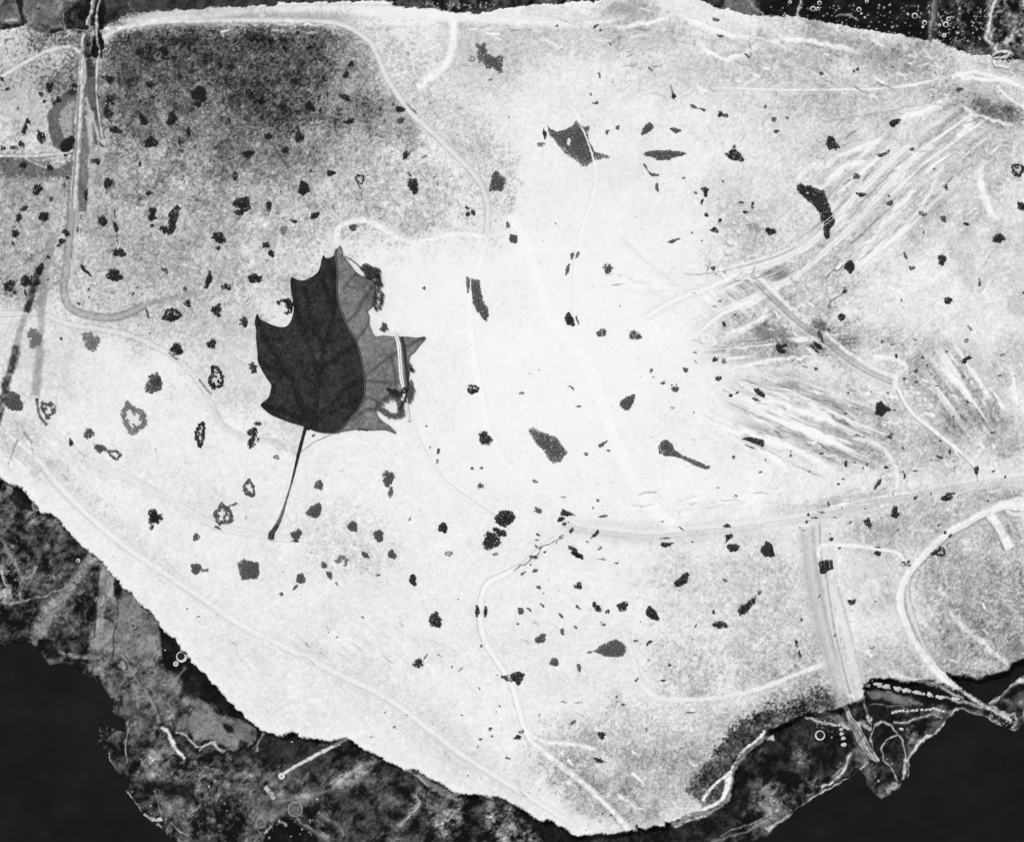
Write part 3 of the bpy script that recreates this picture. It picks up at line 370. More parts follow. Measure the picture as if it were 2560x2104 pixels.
for ij, pts, layers in [
 ((0,3),[(1330,790),(1370,840),(1400,900),(1440,980),(1520,1050)],[(6,180,.5),(3.6,240,1)]),((0,3),[(1430,830),(1500,850),(1560,910),(1650,960),(1740,930),(1790,970),(1850,1010)],[(4,170,.5),(1.7,232,.9)]),((0,3),[(1640,1000),(1700,940),(1760,920),(1810,1000)],[(1.3,225,.9)]),
 ((0,3),[(880,1020),(890,1090),(930,1150)],[(3,226,1)]),((0,3),[(1015,1330),(1080,1400),(1150,1490)],[(2.6,216,1)]),((0,3),[(1170,1510),(1230,1560),(1330,1550)],[(4.5,232,1)]),((0,3),[(1270,1600),(1330,1660),(1370,1720),(1400,1760)],[(4,226,.9)]),((0,3),[(1390,1580),(1470,1650),(1550,1700)],[(1.4,190,.8)]),((0,3),[(1030,750),(1050,820),(1020,960),(1040,1100)],[(1.3,190,.8)]),
 ((0,3),[(280,350),(350,390),(380,350),(460,380)],[(2.5,190,.7)]),((0,3),[(760,510),(780,580)],[(2,190,.8)]),((0,3),[(980,190),(1100,370),(1250,590),(1300,770)],[(3.4,150,.8),(1,50,.5,4)]),((0,3),[(1080,430),(1140,650)],[(3,156,.7)]),((0,3),[(970,270),(1010,320)],[(6,172,.8)]),((0,3),[(470,170),(600,210),(710,220)],[(4,150,.8)]),
 ((0,3),[(1600,570),(1700,640),(1780,720),(1930,750),(2060,810),(2090,860),(2060,940)],[(1.6,170,.6,5),(4,150,.6)]),((0,3),[(1500,1020),(1650,1090),(1910,1180)],[(2.5,30,.8)]),((0,3),[(1270,1300),(1280,1400),(1320,1520)],[(1.2,160,.7)]),((0,3),[(1280,600),(1450,400),(1520,300)],[(3,150,.5)]),((0,3),[(1000,700),(1150,750),(1340,790),(1500,840)],[(1.3,60,.8)]),
 ((0,2),[(0,1240),(60,1380),(30,1500),(200,1490),(330,1450),(520,1380),(640,1330)],[(2,176,.7)]),((0,2),[(0,1000),(60,1100),(120,1200),(150,1290),(250,1270),(290,1200)],[(4,168,.7)]),((0,2),[(800,1180),(795,1400),(775,1600),(760,1800)],[(1.5,40,.8)]),((0,2),[(960,1480),(960,1600),(940,1740),(910,1990)],[(1.6,44,.8)]),((0,2),[(480,1280),(560,1320),(620,1360)],[(1.6,44,.7)]),
 ((0,2),[(0,1240),(20,1330),(70,1420)],[(3,210,.8)]),((0,0),[(0,190),(60,150),(130,140)],[(3,210,.8)]),((0,0),[(500,30),(500,120),(525,230)],[(2,170,.7)]),((0,0),[(1040,0),(1070,60),(1100,80)],[(1.2,130,.7)]),
 ((1,3),[(230,1175),(500,1030),(740,895)],[(5,110,.6),(3.6,236,1)]),((1,3),[(0,1010),(20,920),(70,840)],[(3,176,.9)]),((1,3),[(60,1290),(100,1340),(150,1380)],[(5,220,.8)]),((1,3),[(0,1590),(120,1530),(200,1500),(380,1420),(560,1330),(760,1270),(940,1190)],[(4,120,.6)]),((1,3),[(620,1300),(740,1210),(870,1110)],[(5,190,.7)]),((1,3),[(280,1540),(400,1620),(520,1700),(600,1800)],[(5,90,.6),(1.6,170,.6,4)]),
 ((1,3),[(170,1590),(210,1585),(250,1620)],[(3,190,.8)]),((1,3),[(60,1680),(100,1640),(120,1610)],[(3,200,.8)]),((1,3),[(500,1500),(650,1600),(720,1700)],[(8,120,.6),(1.5,180,.6)]),((1,3),[(1310,1360),(1340,1440),(1250,1530),(1180,1620)],[(5,150,.6),(1.4,205,.8)]),((1,3),[(1545,1490),(1570,1580),(1650,1480)],[(2,210,.8)]),((1,3),[(1120,1300),(1110,1500),(1130,1700)],[(1.6,110,.5)]),
 ((1,3),[(1190,1140),(1300,1190),(1420,1290)],[(1.6,220,.8)]),((1,3),[(1900,1380),(1960,1370)],[(5,220,.8)]),
 ((2,3),[(1400,1900),(1600,1770),(1900,1680),(2112,1560)],[(3,160,.6)]),((2,3),[(1720,1700),(1900,1620),(2000,1590),(2112,1530)],[(2,170,.7)]),
 ((3,3),[(10,1670),(180,1520),(330,1420),(440,1350),(600,1260),(740,1180),(840,1100)],[(3,150,.7),(1.3,220,.9)]),((3,3),[(0,1660),(90,1600),(200,1520)],[(4,214,.9)]),((3,3),[(450,1300),(550,1240),(640,1150),(690,1010)],[(6,110,.6),(2.6,226,.9)]),((3,3),[(540,1220),(600,1160),(650,1130)],[(2,200,.7)]),
 ((3,3),[(0,900),(60,880)],[(5,222,1)]),((3,3),[(300,720),(420,740),(560,770),(620,760),(640,800),(690,810)],[(6,90,.6),(3,220,1)]),((3,3),[(450,700),(560,710),(640,760),(700,790)],[(6,150,.7)]),((3,3),[(660,640),(690,740),(730,850),(790,940),(860,1040),(930,1090)],[(8,70,.6),(1.4,200,.9,-3),(1.4,200,.9,3)]),((3,3),[(800,560),(820,640),(840,720),(870,780)],[(4,90,.7),(1.2,190,.8)]),
 ((3,3),[(930,1090),(900,1040),(870,960),(870,830),(890,780),(960,760),(1020,780),(1050,820),(1080,850),(1010,890),(960,950),(950,1010),(970,1070),(1030,1140),(1060,1200),(1075,1260)],[(1.5,216,.95)]),((3,3),[(1080,850),(1120,920),(1150,1020),(1150,1080)],[(1.4,216,.95)]),((3,3),[(880,780),(960,755),(1020,775)],[(4,200,.8)]),((3,3),[(1150,1090),(1220,990),(1290,900),(1400,850),(1500,730),(1560,670),(1620,650)],[(5,150,.7),(3,226,.95)]),
 ((3,3),[(1150,1060),(1130,1150),(1130,1230)],[(4,214,.9)]),((3,3),[(1180,1070),(1180,1150),(1165,1220)],[(3,200,.9)]),((3,3),[(1080,1270),(1030,1310),(990,1330)],[(9,190,.7)]),((3,3),[(750,770),(800,750),(830,790),(860,800)],[(6,214,.9)]),((3,3),[(830,700),(850,730),(870,720)],[(4,230,.9)]),((3,3),[(910,1390),(950,1410)],[(2.5,190,.8)]),
 ((3,3),[(1040,760),(1200,740),(1330,700),(1460,710)],[(4,130,.6),(1.6,205,.9)]),((3,3),[(840,600),(900,600),(1000,620),(1180,640)],[(1.5,170,.7)]),((3,3),[(1540,680),(1460,680),(1380,660)],[(3,120,.7)]),
 ((3,3),[(1470,560),(1560,570),(1700,610),(1850,660),(1960,700),(2030,760)],[(4,130,.6),(1.8,215,.8)]),((3,3),[(1600,640),(1750,690),(1900,760),(1960,810),(2060,830)],[(4,120,.8),(1.6,190,.8)]),((3,3),[(1820,650),(1900,640),(2000,690),(2060,680),(2050,780)],[(2,200,.8)]),
 ((3,3),[(1840,610),(1920,560),(1990,480),(2080,420),(2200,330)],[(5,140,.7),(1.6,214,.8)]),((3,3),[(2050,350),(2100,400),(2180,430)],[(4,190,.8)]),
 ((3,0),[(1920,-80),(1870,40),(1840,150),(1830,250),(1820,300),(1870,370)],[(7,120,.6),(3.4,236,1)]),((3,0),[(280,-20),(265,70),(270,130),(310,170)],[(6,70,.6),(2.4,214,.95)]),((3,0),[(1390,-20),(1370,150),(1350,330),(1340,420)],[(3,130,.7,2),(1.3,190,.7,-3)]),((3,0),[(340,50),(380,75),(430,70)],[(2,210,.8)]),((3,0),[(560,130),(640,110),(760,155)],[(1.6,190,.8)]),((3,0),[(1900,420),(1960,405),(2040,440)],[(3,222,.9)]),
 ((1,0),[(1605,0),(1590,60),(1580,100)],[(2.5,150,.8)]),((1,0),[(1400,0),(1460,40),(1520,80)],[(3,140,.7)]),((2,0),[(460,-10),(470,50),(480,90)],[(3,200,.8)]),((2,0),[(1960,0),(2050,90),(2090,140)],[(2.5,170,.8)]),
 ]:
    stroke(T(*ij, pts), layers, wig=5)
# small bright litter on the dark ground
for (x0, y0, x1, y1, n) in [(1925,5,2330,70,80),(2340,10,2480,110,120),(1030,2,1250,18,40),(2400,120,2540,150,30),(2090,1880,2290,1990,14),(2470,1780,2550,1830,60),(2030,1770,2130,1850,30),(300,1960,420,2080,14),(640,2040,780,2100,16),(2230,1960,2260,1990,40),(2000,10,2330,100,60),(2100,1900,2400,1960,10),(0,1380,50,1500,20),(500,1950,640,2040,16)]:
    rr = random.Random(x0 * 7 + y0)
    for _ in range(n):
        x, y = rr.uniform(x0, x1), rr.uniform(y0, y1); r = rr.uniform(1.0, 2.6)
        sl = crop(x - 6, y - 6, x + 6, y + 6); k = np.clip(1.4 - np.hypot(X[sl] - x, (Y[sl] - y) * rr.uniform(.7, 1.5)) / r, 0, 1)
        tone[sl] += (rr.uniform(150, 235) - tone[sl]) * k
low_tone, low_grain = tone, grain
KP = sstep(-1.5, 1.5, PD)
tone = low_tone * (1 - KP) + plate_tone * KP; grain = low_grain * (1 - KP) + plate_grain * KP
# roads that run on from the bluff out over the lower ground
stroke(T(0,0,[(770,-60),(745,70),(720,140),(705,240),(695,380),(685,520),(672,700)]), [(5,232,1),(1.2,60,.7,2)], wig=4)
stroke(T(0,0,[(740,200),(745,300),(720,420),(710,540),(690,690)]), [(5,206,.8)], wig=7)
stroke(T(0,0,[(815,-60),(790,60),(782,200),(785,330),(800,400),(800,520),(795,640)]), [(2.6,222,.95)], wig=4)
stroke(T(0,0,[(735,440),(740,560),(745,640)]), [(8,52,.8)], wig=4)
stroke(O([(1740,1440),(1756,1480),(1772,1500),(1795,1545),(1812,1572)]), [(3,60,.6),(1.8,214,.9,-3),(1.8,214,.9,3)], class_w=7, road='road')
stroke(O([(1955,1405),(1990,1430),(2020,1450),(2060,1470),(2095,1490)]), [(4,222,.9)], fade=.1, class_w=4, road='road')
stroke(T(3,3,[(1480,-200),(1560,-100),(1680,20),(1760,80),(1880,190),(1960,260),(2060,370),(2150,450)]), [(6,236,.9)], fade=.08, class_w=5, wig=6)
stroke(T(3,3,[(960,320),(1100,370),(1300,420),(1440,460),(1540,520),(1640,560)]), [(5,236,.9)], fade=.06, class_w=5)
stroke(T(3,3,[(1440,340),(1540,440),(1640,520),(1800,600)]), [(4,232,.8)], fade=.1)
stroke(T(1,3,[(215,1180),(500,1025),(745,893)]), [(6.5,60,.5),(4.2,236,1)])
stroke(T(1,3,[(740,895),(860,835),(900,810)]), [(5,252,.9)], fade=.2)
stroke(T(2,3,[(1380,1560),(1560,1490),(1690,1420),(1765,1330),(1795,1210),(1825,1110),(1890,1010),(1960,935),(2040,880),(2100,820)]), [(5.5,254,1)], wig=4)
stroke(T(2,3,[(1770,1180),(1785,1260),(1760,1350)]), [(9,253,1)], wig=4)
stroke(T(2,3,[(1570,1400),(1650,1280),(1760,1190),(1850,1110)]), [(3.5,250,.95)], class_w=3)
stroke(T(2,3,[(1300,1590),(1560,1510),(1700,1440),(1780,1340),(1800,1200),(1850,1090),(1930,990),(2020,920),(2090,850)]), [(6,252,.95,-6)], wig=3)
stroke(T(3,0,[(1510,650),(1550,620),(1620,650),(1680,640),(1720,660),(1850,660),(1950,660),(2050,700),(2150,740)]), [(4,254,1)], wig=3); stroke(T(3,0,[(1890,700),(1940,770),(2050,850),(2150,900)]), [(3,250,.9)])
stroke(T(3,0,[(1850,480),(1870,440),(1940,410),(2000,430),(1960,460),(1890,470),(1860,510),(1900,550),(2000,560)]), [(1.8,60,.8,-3),(3,244,.9)], wig=3)
stroke(T(0,0,[(0,190),(60,205),(140,190),(210,200)]), [(6,32,.9)], wig=5)
for (x, y) in [(30,225),(120,200),(430,250),(480,240),(560,215),(640,225),(690,215)]:
    p = T(0,0,[(x,y)])[0]; blob(p[0], p[1], 9, 6, 0, 34, .9, ov=False, soft=.4)

tone = np.clip(tone, 18, 254)
Z += ROUGH_Z * np.where(PD > 0, 0.05 + 0.011 * np.clip(mott_p, 0, 50), 0.9 * (WD < 0))
alb = (srgb2lin(tone) / 1.16).astype(np.float32)

# ------------------------------------------------------------------ materials
def mat(name, tone_attr=False, base=0.5, grain=0.1, scale=3.0, rough=0.95, bump=0.0, contrast=None):
    m = bpy.data.materials.new(name); m.use_nodes = True; n = m.node_tree.nodes; l = m.node_tree.links
    p = n['Principled BSDF']; p.inputs['Roughness'].default_value = rough; p.inputs['Specular IOR Level'].default_value = 0.08
    tc = n.new('ShaderNodeNewGeometry'); no = n.new('ShaderNodeTexNoise'); no.inputs['Scale'].default_value = scale
    no.inputs['Detail'].default_value = 3; l.new(tc.outputs['Position'], no.inputs['Vector'])
    mr = n.new('ShaderNodeMapRange'); mr.inputs[1].default_value = 0.30; mr.inputs[2].default_value = 0.70; mr.inputs[3].default_value = -1; mr.inputs[4].default_value = 1
    l.new(no.outputs[0], mr.inputs[0])
    mul = n.new('ShaderNodeMath'); mul.operation = 'MULTIPLY_ADD'; mul.inputs[2].default_value = 1.0; l.new(mr.outputs[0], mul.inputs[0])
    if tone_attr:
        a = n.new('ShaderNodeAttribute'); a.attribute_name = 'tone'; g = n.new('ShaderNodeAttribute'); g.attribute_name = 'grain'
        l.new(g.outputs['Fac'], mul.inputs[1]); src = a.outputs['Fac']
    else:
        v = n.new('ShaderNodeValue'); v.outputs[0].default_value = base; src = v.outputs[0]; mul.inputs[1].default_value = grain
    m2 = n.new('ShaderNodeMath'); m2.operation = 'MULTIPLY'; m2.use_clamp = True; l.new(src, m2.inputs[0]); l.new(mul.outputs[0], m2.inputs[1])
    cr = n.new('ShaderNodeCombineColor')
    wr = n.new('ShaderNodeMath'); wr.operation = 'MULTIPLY'; wr.inputs[1].default_value = 0.995; l.new(m2.outputs[0], wr.inputs[0])
    l.new(m2.outputs[0], cr.inputs[0]); l.new(m2.outputs[0], cr.inputs[1]); l.new(wr.outputs[0], cr.inputs[2])
    l.new(cr.outputs[0], p.inputs['Base Color'])
    if bump:
        b = n.new('ShaderNodeBump'); b.inputs['Strength'].default_value = bump; b.inputs['Distance'].default_value = 0.3; l.new(no.outputs[0], b.inputs['Height']); l.new(b.outputs[0], p.inputs['Normal'])
    return m
M_land = mat('land_cover', True, scale=1.7)
M_water = mat('water', base=0.010, grain=0.25, scale=0.05, rough=0.5)
M_water.node_tree.nodes['Principled BSDF'].inputs['Specular IOR Level'].default_value = 0.02
M_thick = {'B': mat('thicket_black', base=0.021, grain=.5, scale=1.2), 'G': mat('thicket_grey', base=0.100, grain=.4, scale=1.6), 'L': mat('thicket_pale', base=0.22, grain=.4, scale=1.6)}

def mesh_obj(name, V, F, m, attrs=None, parent=None, smooth_=False):
    me = bpy.data.meshes.new(name); V = np.asarray(V, np.float32)
    F = np.asarray(F, np.int32); nf, k = F.shape
    me.vertices.add(len(V)); me.vertices.foreach_set('co', V.ravel())
    me.loops.add(nf * k); me.loops.foreach_set('vertex_index', F.ravel())
    me.polygons.add(nf); me.polygons.foreach_set('loop_start', np.arange(0, nf * k, k, dtype=np.int32)); me.polygons.foreach_set('loop_total', np.full(nf, k, np.int32))
    if smooth_: me.polygons.foreach_set('use_smooth', np.ones(nf, bool))
    me.update(calc_edges=True)
    for an, av in (attrs or {}).items():
        a = me.attributes.new(an, 'FLOAT', 'POINT'); a.data.foreach_set('value', np.asarray(av, np.float32))
    me.materials.append(m); o = bpy.data.objects.new(name, me); C.objects.link(o)
    if parent: o.parent = parent
    return o
def tag(o, **k):
    for a, b in k.items(): o[a] = b
    return o

# ------------------------------------------------------------------ cut the height field into plateau, lowland and roads
cls = np.where(PD > 0, 0, 1).astype(np.int32)
for k, (nm, SL, mk) in enumerate(ROADS): cls[SL][mk] = 2 + k
fc = cls[:-1, :-1]
idx = np.arange(NX * NY, dtype=np.int64).reshape(NY, NX)
quads = np.stack([idx[1:, :-1], idx[1:, 1:], idx[:-1, 1:], idx[:-1, :-1]], -1).reshape(-1, 4); fcf = fc.ravel()
VX = (X.ravel() - 1280) * S; VY = (1052 - Y.ravel()) * S; VZ = Z.ravel(); tf = alb.ravel(); gf = grain.ravel()
def part_of(k):
    q = quads[fcf == k]
    if len(q) == 0: return None
    u, inv = np.unique(q, return_inverse=True)
    return np.stack([VX[u], VY[u], VZ[u]], 1), inv.reshape(-1, 4), {'tone': tf[u], 'grain': gf[u]}
nms = ['ground', 'lowland'] + [r[0] for r in ROADS]
for k, nm in enumerate(nms):
    r = part_of(k)
    if r: tag(mesh_obj(nm, r[0], r[1], M_land, r[2], smooth_=True), kind='structure')
R_ = 9000.0
tag(mesh_obj('water', [(-R_,-R_,-9.6),(R_,-R_,-9.6),(R_,R_,-9.6),(-R_,R_,-9.6)], [(0,1,2,3)], M_water), kind='structure')
def hz(x, y):                                   # land height under a picture point
    i = int(np.clip(np.searchsorted(AX, x), 1, NX - 1)); j = int(np.clip(np.searchsorted(AY, y), 1, NY - 1)); return float(Z[j, i])
del WPX, WPY, W1X, W1Y, plate_tone, low_tone
#---OBJECTS---
# ------------------------------------------------------------------ the maple leaf lying across the white ground
L11 = lambda pts: T(1, 1, pts)
seam = [(690,288),(662,335),(655,375),(665,450),(672,550),(668,650),(682,770),(722,880),(770,990),(822,1070),(852,1160),(877,1270),(898,1400),(896,1500),(880,1570),(842,1640),(790,1700),(745,1760),(700,1806),(650,1835)]
dark_out = [(640,376),(600,395),(572,390),(555,368),(540,420),(525,480),(500,520),(450,555),(400,575),(350,575),(312,556),(290,556),(284,600),(292,680),(312,780),(302,870),(270,940),(220,963),(150,950),(80,920),(30,890),(10,850),(-10,920),(2,990),(0,1060),(12,1170),(14,1240),(35,1290),(62,1340),(100,1400),(127,1440),(120,1490),(102,1545),(38,1600),(70,1640),(120,1680),(200,1715),(280,1745),(400,1778),(480,1815),(560,1832)]
pale_out = [(690,1822),(760,1811),(850,1801),(950,1811),(1060,1808),(1158,1840),(1110,1780),(1050,1740),(1012,1700),(992,1650),(1005,1600),(1060,1550),(1110,1515),(1180,1500),(1262,1560),(1288,1520),(1292,1460),(1262,1400),(1268,1340),(1262,1240),(1275,1190),(1305,1170),(1350,1110),(1398,1055),(1386,1040),(1330,1049),(1240,1040),(1140,1040),(1050,1030),(985,1036),(950,975),(932,920),(938,870),(922,830),(960,798),(970,760),(985,680),(992,600),(960,570),(900,548),(866,536),(828,508),(790,458),(742,398),(718,372),(712,330),(703,300)]
seamT = smooth(L11(seam), 3)
darkT = seamT[4:] + smooth(L11(dark_out), 3)[::-1][::-1][::-1] if False else seamT[3:] + smooth(L11(dark_out[::-1]), 3)
paleT = seamT + smooth(L11(pale_out), 3)
def lift(x, y):          # a gentle curl of the blade above the ground, in metres
    u = (x - 830) / 200; v = (y - 850) / 250
    return 0.9 + 0.5 * np.cos(u * 3.0) * 0.5 + 0.25 * np.sin(v * 4 + u * 2) + 0.35 * np.minimum(u * u + v * v, 2)
def segd_pts(px, py, line):
    D = np.full(px.shape, 1e9)
    for (ax, ay), (bx, by) in zip(line[:-1], line[1:]):
        dx, dy = bx - ax, by - ay; t = np.clip(((px - ax) * dx + (py - ay) * dy) / (dx * dx + dy * dy + 1e-9), 0, 1)
        D = np.minimum(D, np.hypot(px - ax - t * dx, py - ay - t * dy))
    return D
veinsD = [[(475,1800),(490,1660),(505,1500),(520,1350),(560,1160),(605,1010),(640,850),(650,700),(640,560),(610,440)],
          [(520,1330),(470,1200),(415,1060),(360,900),(320,700),(298,580)],[(560,1160),(505,1020),(455,880),(430,760),(400,640)],
          [(480,1700),(380,1600),(300,1400),(215,1290),(110,1120),(30,940)],[(300,1400),(200,1340),(110,1290),(30,1240)],
          [(470,1760),(340,1700),(200,1650),(60,1610)],[(480,1720),(400,1690),(370,1600),(330,1500)],[(520,1310),(620,1240),(720,1170),(840,1110)],
          [(495,1690),(640,1580),(770,1450),(900,1392)],[(640,850),(590,700),(540,560)],[(215,1290),(190,1400),(140,1450)],[(490,1740),(650,1650),(860,1560)]]
veinsP = [[(740,925),(830,840),(890,730),(960,640)],[(815,1070),(860,1030),(910,960),(945,900)],[(900,1375),(1000,1285),(1150,1175),(1270,1110),(1385,1050)],
          [(908,1405),(1010,1412),(1120,1420)],[(1120,1210),(1140,1320),(1160,1430)],[(720,650),(780,560),(850,520)],[(890,1540),(980,1560),(1010,1600)],[(800,1730),(900,1640),(990,1640)]]
track_leaf = L11([(1150,1000),(1163,1050),(1180,1120),(1190,1250),(1200,1380),(1220,1480),(1235,1560),(1252,1680),(1262,1736)])
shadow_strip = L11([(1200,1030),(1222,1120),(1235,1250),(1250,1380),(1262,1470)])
def blade(name, poly, base, spread, gr, parent, vein_lines, vt, label):
    P = [p for k, p in enumerate(poly) if k == 0 or math.hypot(p[0] - poly[k-1][0], p[1] - poly[k-1][1]) > .6]
    xs = [p[0] for p in P]; ys = [p[1] for p in P]
    gx, gy = np.meshgrid(np.arange(min(xs), max(xs), 2.4), np.arange(min(ys), max(ys), 2.4)); gx = gx.ravel() + np.random.RandomState(1).uniform(-.9, .9, gx.size); gy = gy.ravel()
    m = inside(P, gx, gy) & (segd_pts(gx, gy, P + [P[0]]) > 1.8); gx, gy = gx[m], gy[m]
    V2 = [Vector(p) for p in P] + [Vector((a, b)) for a, b in zip(gx, gy)]
    r = delaunay_2d_cdt(V2, [], [list(range(len(P)))], 1, 1e-4)
    v = np.array([(q.x, q.y) for q in r[0]]); f = np.array([t for t in r[2] if len(t) == 3])
    a = v[f]; ar = (a[:,1,0]-a[:,0,0])*(a[:,2,1]-a[:,0,1]) - (a[:,2,0]-a[:,0,0])*(a[:,1,1]-a[:,0,1])
    f = np.where((ar > 0)[:, None], f[:, ::-1], f)
    x, y = v[:, 0], v[:, 1]; t = base + spread * ((fbm(x, y, 9, 3, 201) - .5) * .9 + (fbm(x, y, 40, 3, 202) - .5) * .7 + (vnoise(x / 3, y / 3, 203) - .5) * .9)
    for ln in vein_lines: t = t - vt * np.exp(-(segd_pts(x, y, smooth(L11(ln), 3)) / (5.5 if vt < 28 else 4.2)) ** 2)
    ed = segd_pts(x, y, P + [P[0]]); t = np.maximum(t, 24) - vt * .4 * np.exp(-(ed / 3.0) ** 2)
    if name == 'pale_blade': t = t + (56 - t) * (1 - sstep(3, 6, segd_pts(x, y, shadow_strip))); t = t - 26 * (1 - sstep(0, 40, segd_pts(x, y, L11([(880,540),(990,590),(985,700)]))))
    z = np.array([hz(p, q) for p, q in zip(x, y)]) * 0.3 + lift(x, y)
    o = mesh_obj(name, np.stack([(x - 1280) * S, (1052 - y) * S, z], 1), f, M_blade, {'tone': srgb2lin(t) / 1.16, 'grain': np.full(len(x), gr)}, parent, True)
    sm = o.modifiers.new('thickness', 'SOLIDIFY'); sm.thickness = 0.12; sm.offset = -1; tag(o, label=label); return o
def leafz(x, y): return lift(x, y) + 0.3 * hz(x, y)
def ridge(name, pts, w0, w1, m, parent, h=.18, zf=leafz, base=.05, flat=False, n=4, tones=None, prof=None):
    p = smooth(pts, n); V, F, A = [], [], []; N = len(p)
    prof = prof or [(-1, 0), (-.55, .8), (0, 1), (.55, .8), (1, 0)]
    for k, (x, y) in enumerate(p):
        a, b = p[max(k-1, 0)], p[min(k+1, N-1)]; dx, dy = b[0]-a[0], b[1]-a[1]; L = math.hypot(dx, dy) + 1e-9; nx, ny = -dy/L, dx/L
        q = k / (N - 1); wd = (w0 + (w1 - w0) * q) * (0.85 + 0.3 * random.Random(k * 13 + int(x)).random())
        for (u, hh) in prof:
            X_, Y_ = x + nx * wd * u, y + ny * wd * u; V.append((WX(X_), WY(Y_), zf(X_, Y_) + base + h * hh * (wd / max(w0, w1))))
            if tones: A.append(tones(u, q, X_, Y_))
    c = len(prof)
    for k in range(N - 1):
        for j in range(c - 1): F.append((k*c+j, k*c+j+1, (k+1)*c+j+1, (k+1)*c+j))
    at = {'tone': srgb2lin(np.array(A)) / 1.16, 'grain': np.full(len(A), .18)} if tones else None
    return mesh_obj(name, V, F, m, at, parent, True)
M_blade = mat('leaf_blade', True, scale=2.6, rough=.8)
leaf = bpy.data.objects.new('maple_leaf', None); leaf.empty_display_size = 5; C.objects.link(leaf)
tag(leaf, label='huge dark maple leaf, one half near black and one half grey, lying on white ground', category='leaf')
blade('dark_blade', darkT, 50, 38, .5, leaf, veinsD, 20, 'near black left half of the blade')
blade('pale_blade', paleT, 124, 48, .5, leaf, veinsP, 36, 'grey see-through right half of the blade')
Mv_d = mat('vein_dark', base=.026, grain=.3, scale=1.5); Mv_p = mat('vein_grey', base=.10, grain=.4, scale=1.5)
for k, v in enumerate(veinsD): ridge('vein', L11(v), 1.6 if k < 4 else 1.1, .4, Mv_d, leaf, .05)
for v in veinsP: ridge('vein', L11(v), 1.0, .35, Mv_p, leaf, .05)
ridge('midrib', seamT[2:-1], 3.0, 2.6, M_blade, leaf, .3, n=1, tones=lambda u, q, x, y: 38 if abs(u) > .3 else 104, prof=[(-1,0),(-.6,.7),(-.25,.6),(0,1),(.25,.6),(.6,.7),(1,0)])
stalk = T(1,2,[(428,-30),(410,45),(385,140),(350,275),(320,400),(290,520),(250,650),(212,770),(172,860),(128,930),(125,972)])
def stw(k): return [4.4,4.6,4.3,3.8,3.0,2.3,2.3,4.0,5.2,7.4,7.6][k]
ps = smooth(stalk, 6); V, F = [], []; NN = len(ps); rs = random.Random(4)
stt = []
for k, (x, y) in enumerate(ps):
    a, b = ps[max(k-1, 0)], ps[min(k+1, NN-1)]; dx, dy = b[0]-a[0], b[1]-a[1]; L = math.hypot(dx, dy); nx, ny = -dy/L, dx/L
    q = k / (NN - 1) * 10; i = min(int(q), 9); wd = stw(i) + (stw(i+1) - stw(i)) * (q - i); wd *= rs.uniform(.85, 1.12)
    for j in range(9):
        an = math.pi * j / 8; u = math.cos(an); V.append((WX(x + nx*wd*u), WY(y + ny*wd*u), hz(x, y) + .1 + .9 * math.sin(an) * S * wd * (1 if j % 8 else 0)))
        stt.append((44 if q < 4 else 74 if q < 5 else 112 if q < 8 else 70) + rs.uniform(-20, 20) * (q > 3))
for k in range(NN-1):
    for j in range(8): F.append((k*9+j, k*9+j+1, (k+1)*9+j+1, (k+1)*9+j))
mesh_obj('stalk', V, F, M_blade, {'tone': srgb2lin(np.array(stt)) / 1.16, 'grain': np.full(len(V), .5)}, leaf, True)
# the pale track that runs over the right half of the leaf
def tr_t(u, q, x, y): return {-1.: 200, -.7: 252, -.25: 248, 0.: 120, .2: 250, .7: 254, 1.: 214}[round(u, 2)] + (4 - 20 * float(vnoise(np.array([x / 4]), np.array([y / 4]), 5)[0]))
tr = ridge('dirt_track', track_leaf, 5.0, 4.2, M_land, None, .12, base=.22, n=8, tones=tr_t, prof=[(-1.,0),(-.7,.9),(-.25,1),(0.,.7),(.2,1),(.7,.9),(1.,0)])
tag(tr, kind='structure')

# ------------------------------------------------------------------ scrub thickets: clumps of many small leaf tufts
rng = np.random.RandomState(11)
def tufts(px, py, zb, h, q, seed, jit=1.0):
    """several thousand small tilted leaf faces; px, py picture points, q face size in picture pixels"""
    n = len(px); r = np.random.RandomState(seed)
    th = r.uniform(0, 2*np.pi, n); tl = r.uniform(0, .75, n); ph = r.uniform(0, 2*np.pi, n)
    nx, ny, nz = np.sin(tl)*np.cos(ph), np.sin(tl)*np.sin(ph), np.cos(tl)
    N = np.stack([nx, ny, nz], 1); A = np.stack([np.cos(th), np.sin(th), np.zeros(n)], 1); A -= N * (A*N).sum(1)[:, None]; A /= np.linalg.norm(A, axis=1)[:, None]
    B = np.cross(N, A); sz = q * S * r.uniform(.55, 1.2, n)[:, None]; as_ = r.uniform(.55, 1., n)[:, None]
    c = np.stack([(px-1280)*S, (1052-py)*S, zb + h], 1)
    V = np.stack([c - A*sz*.5, c + B*sz*.34*as_ , c + A*sz*.6, c - B*sz*.38*as_], 1).reshape(-1, 3)
    V[:, 2] = np.maximum(V[:, 2], np.repeat(zb, 4) + .03)
    return V, np.arange(n*4).reshape(-1, 4)
